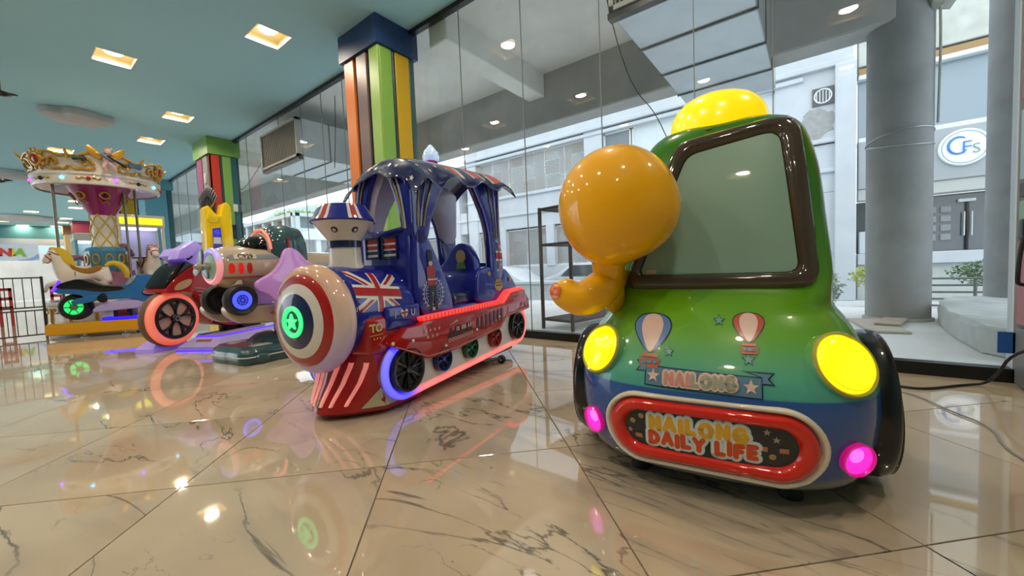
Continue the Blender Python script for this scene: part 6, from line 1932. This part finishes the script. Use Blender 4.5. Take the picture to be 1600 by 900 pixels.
build('screen_panel', prism([(-.12, 1.60), (.03, 1.60), (.02, 1.74), (-.11, 1.74)], -.168, -.158), mat('screen_white', 'd8d8e0', rough=.3), scf, smooth=0)
build('screen_panel', prism([(-.12, 1.30), (.03, 1.30), (.02, 1.40), (-.11, 1.40)], -.168, -.158), bpy.data.materials['screen_white'], scf, smooth=0)
build('screen_bulge', ellipsoid((-.04, -.15, 1.84), (.065, .03, .07), 16, 10), mat('screen_blue', '4038d0', rough=.2, emit='3a30ff', es=.5), scf)
cr_ = thing('metal_crest', (3.0, 10.90, 2.2), 0, 'dark silver sculpted crest ornament rising above the yellow machine', 'ornament')
random.seed(21)
M_CR = mat('crest_silver', '6a6a6c', rough=.35, metal=.6); M_CRB = mat('crest_bronze', '8a5a3c', rough=.4, metal=.4)
build('crest_core', puffy([(-.12, .0), (-.10, .35), (-.02, .62), (.06, .70), (.16, .62), (.20, .40), (.14, .18), (.04, .02)], -.04, .06, .03, 3, 1), mat('crest_dark', '3a3838', rough=.5), cr_)
for i in range(12):
    a = i/12
    x0, z0 = -.10 + .24*a, .25 + .25*sin(a*pi)
    build('crest_plume', tube(smooth_poly([(x0, -.06, z0), (x0 - .05 + .1*a, -.08, z0 + .14), (x0 - .02 + .12*a, -.07, z0 + .22)], 1, False), .014, 6), M_CR, cr_)
for i in range(3):
    build('crest_band', tube([(-.02 + .05*i, -.08, .12 + .08*i), (.08 + .04*i, -.09, .22 + .09*i)], .022, 6), M_CRB, cr_)
build('crest_post', tube([(.05, .01, -2.2), (.05, .01, .05)], .03, 8), M_BLACK, cr_)

cc_ = thing('crane_cabinet', (2.05, 14.6, 0), 0, 'white crane game cabinet with a yellow lit header right of the carousel column', 'arcade machine')
M_CWH = gloss('cabinet_white', 'cfc6ba')
build('cabinet_body', rbox(0, 0, 0, .95, .8, .95, .03), M_CWH, cc_)
for u, v in ((0, 0), (.88, 0), (0, .73), (.88, .73)): build('cabinet_post', rbox(u, v, .9, u + .07, v + .07, 2.5, .01), M_CWH, cc_)
build('header', rbox(-.02, -.02, 2.34, .97, .82, 2.66, .02), M_CWH, cc_)
build('header_light', box(.04, -.035, 2.40, .91, -.02, 2.58), mat('header_yellow', 'f0e020', emit='f0e020', es=.9), cc_, smooth=0)
build('inner_light', box(.1, .3, 2.30, .85, .6, 2.33), mat('cabinet_light', 'f0f4ff', emit='e8f0ff', es=4), cc_, smooth=0)
build('back_panel', box(.06, .72, .95, .9, .74, 2.34), mat('back_lilac', 'c0b4e0', rough=.5), cc_, smooth=0)
build('cabinet_glass', box(.07, .01, .95, .88, .016, 2.34), M_GLASS, cc_, smooth=0)
random.seed(4)
for i, (x, z, s, c, lb) in enumerate(((.23, 1.05, .10, '4a2f8c', 'violet plush ball in the crane cabinet, at its left'), (.48, 1.08, .11, 'c9a24a', 'tan plush ball in the middle of the crane cabinet'), (.72, 1.05, .10, 'd07aa0', 'pink plush ball in the crane cabinet, at its right'))):
    t = thing('plush_toy', (2.05 + x, 14.6 + .35, .95), 0, lb, 'toy')
    build('plush_body', ellipsoid((0, 0, s), (s, s, s), 16, 10), mat('plush', c, rough=.9), t)
    for q in (-1, 1): build('plush_ear', ellipsoid((q*s*.6, 0, s*1.9), (s*.3, s*.2, s*.35), 10, 6), mat('plush', c, rough=.9), t)
cc2 = thing('crane_cabinet', (1.55, 18.0, 0), 0, 'pale glass game cabinet in the background between the carousel pole and column', 'arcade machine')
build('cabinet_body', rbox(0, 0, 0, 1.0, .8, .95, .03), M_CWH, cc2)
for u in (0, .93): build('cabinet_post', rbox(u, 0, .9, u + .07, .8, 2.3, .01), mat('post_teal', '6f9aa0', rough=.4), cc2)
build('header', rbox(-.02, -.02, 2.2, 1.02, .82, 2.42, .02), M_CWH, cc2)
build('inner_light', box(.1, .3, 2.14, .85, .6, 2.17), bpy.data.materials['cabinet_light'], cc2, smooth=0)
build('cabinet_glass', box(.07, .01, .95, .93, .016, 2.2), M_GLASS, cc2, smooth=0)
build('back_panel', box(.06, .72, .95, .93, .74, 2.2), mat('back_pale', 'b9ccd4', rough=.5), cc2, smooth=0)

fe = thing('barrier_fence', (-1.35, 9.85, 0), 0, 'black bar crowd barrier standing left of the carousel', 'fence')
M_FE = mat('fence_dark', '2e2a28', rough=.5, metal=.4)
for z0, z1 in ((.06, .45), (.50, .97)):
    for z in (z0, z1): build('rail', tube([(0, 0, z), (1.80, 0, z)], .011, 8), M_FE, fe)
    for i in range(20):
        build('bar', tube([(.04 + i*.092, 0, z0), (.04 + i*.092, 0, z1)], .006, 6), M_FE, fe)
for x in (0, 1.8): build('post', tube([(x, 0, .0), (x, 0, .99)], .016, 8), M_FE, fe)
for i, (x, y, lb) in enumerate(((.0, 13.8, 'red plastic barrier panel beyond the fence at the left edge'), (.78, 14.6, 'red plastic panel behind the front of the cream horse'))):
    t = thing('red_barrier', (x, y, 0), 0, lb, 'barrier')
    f = MB()
    w_ = .20
    for q in ((0, .36, w_, .42), (0, .56, w_, .62), (0, .76, w_, .82), (0, 0, .05, .82), (w_ - .05, 0, w_, .82)):
        f.add(box(q[0], 0, q[1], q[2], .06, q[3]))
    build('panel', f, mat('barrier_red', 'c03a3c', rough=.5), t, smooth=0)
# outdoor wall, banner at the far street opening
struct(build('wall_far', box(-14, 39.0, 0, 8, 39.3, 2.9), mat('far_stone_wall', 'c9c6bc', rough=.95, noise=.3, nscale=.9, bump=.6, bscale=5), smooth=0))
bn = thing('street_banner', (-3.0, 33.62, 2.24), 0, 'white and blue banner with red and green letters over the far opening', 'banner')
build('banner_sheet', box(0, 0, 0, 4.55, .03, .88), mat('banner_cloth', 'cfdcee', rough=.6), bn, smooth=0)
build('banner_swoosh', prism(smooth_poly([(3.6, .0), (4.3, .12), (4.55, .45), (4.55, .0)], 1), -.01, .0), mat('banner_blue', '86a8dc', rough=.6), bn, smooth=0)
TY = Matrix(((1, 0, 0, 0), (0, 0, -1, 0), (0, 1, 0, 0), (0, 0, 0, 1)))
for s, x, c, rz in (('N', 3.42, 'd03a3c', .05), ('I', 3.66, 'd8c43a', -.05), ('A', 3.90, '7ab83a', .12), ('X', 3.05, 'd03a3c', -.1)):
    flat_text('banner_letter', s, .55, mat('banner_' + s, c, rough=.6), bn, Matrix.Translation((x, -.012, .42)) @ Matrix.Rotation(rz, 4, 'Y') @ TY, .03)
# cables and tape on the right
cabl = [(3.26, -1.75, .34), (3.26, -1.2, .335), (3.30, -.98, .31), (3.32, -.86, .24), (3.40, -.84, .12), (3.52, -.82, .02), (3.50, -.74, .008), (3.42, -.66, .008), (3.29, -.54, .008), (3.27, -.44, .008), (3.36, -.28, .008), (3.30, .1, .008), (2.9, .45, .008)]
tag(build('power_cable', wire(cabl, .0075, 8), M_BLK2), 'thick black power cable on the floor at the right, behind the green car', 'cable')
cab2 = [(3.22, -.30, .006), (3.16, -.46, .006), (2.91, -.55, .006), (2.72, -.66, .006), (2.44, -.62, .006), (2.2, -.70, .006)]
tag(build('thin_cable', wire(cab2, .004, 6), M_GREYP), 'thin grey cable trailing across the floor tiles at the right', 'cable')
pg = thing('plug_cord', (3.52, -0.975, 0), 0, 'black plug with a drooping cord on the striped pillar at the right edge', 'plug')
build('plug', rbox(-.06, -.02, .88, .0, .05, .98, .01), M_BLACK, pg)
build('cord', wire([(-.03, .03, .90), (-.04, .05, .80), (-.05, .06, .66), (-.02, .05, .60), (-.01, -.1, .62)], .010), M_BLK2, pg)
tag(build('blue_tape', bevelled(box(3.70, -.985, .18, 3.712, -.905, .31), .002, 1), mat('blue_tape', '1f5aa8', rough=.6)), 'square of blue tape low on the glass by the striped pillar', 'tape')
# small marks on the floor
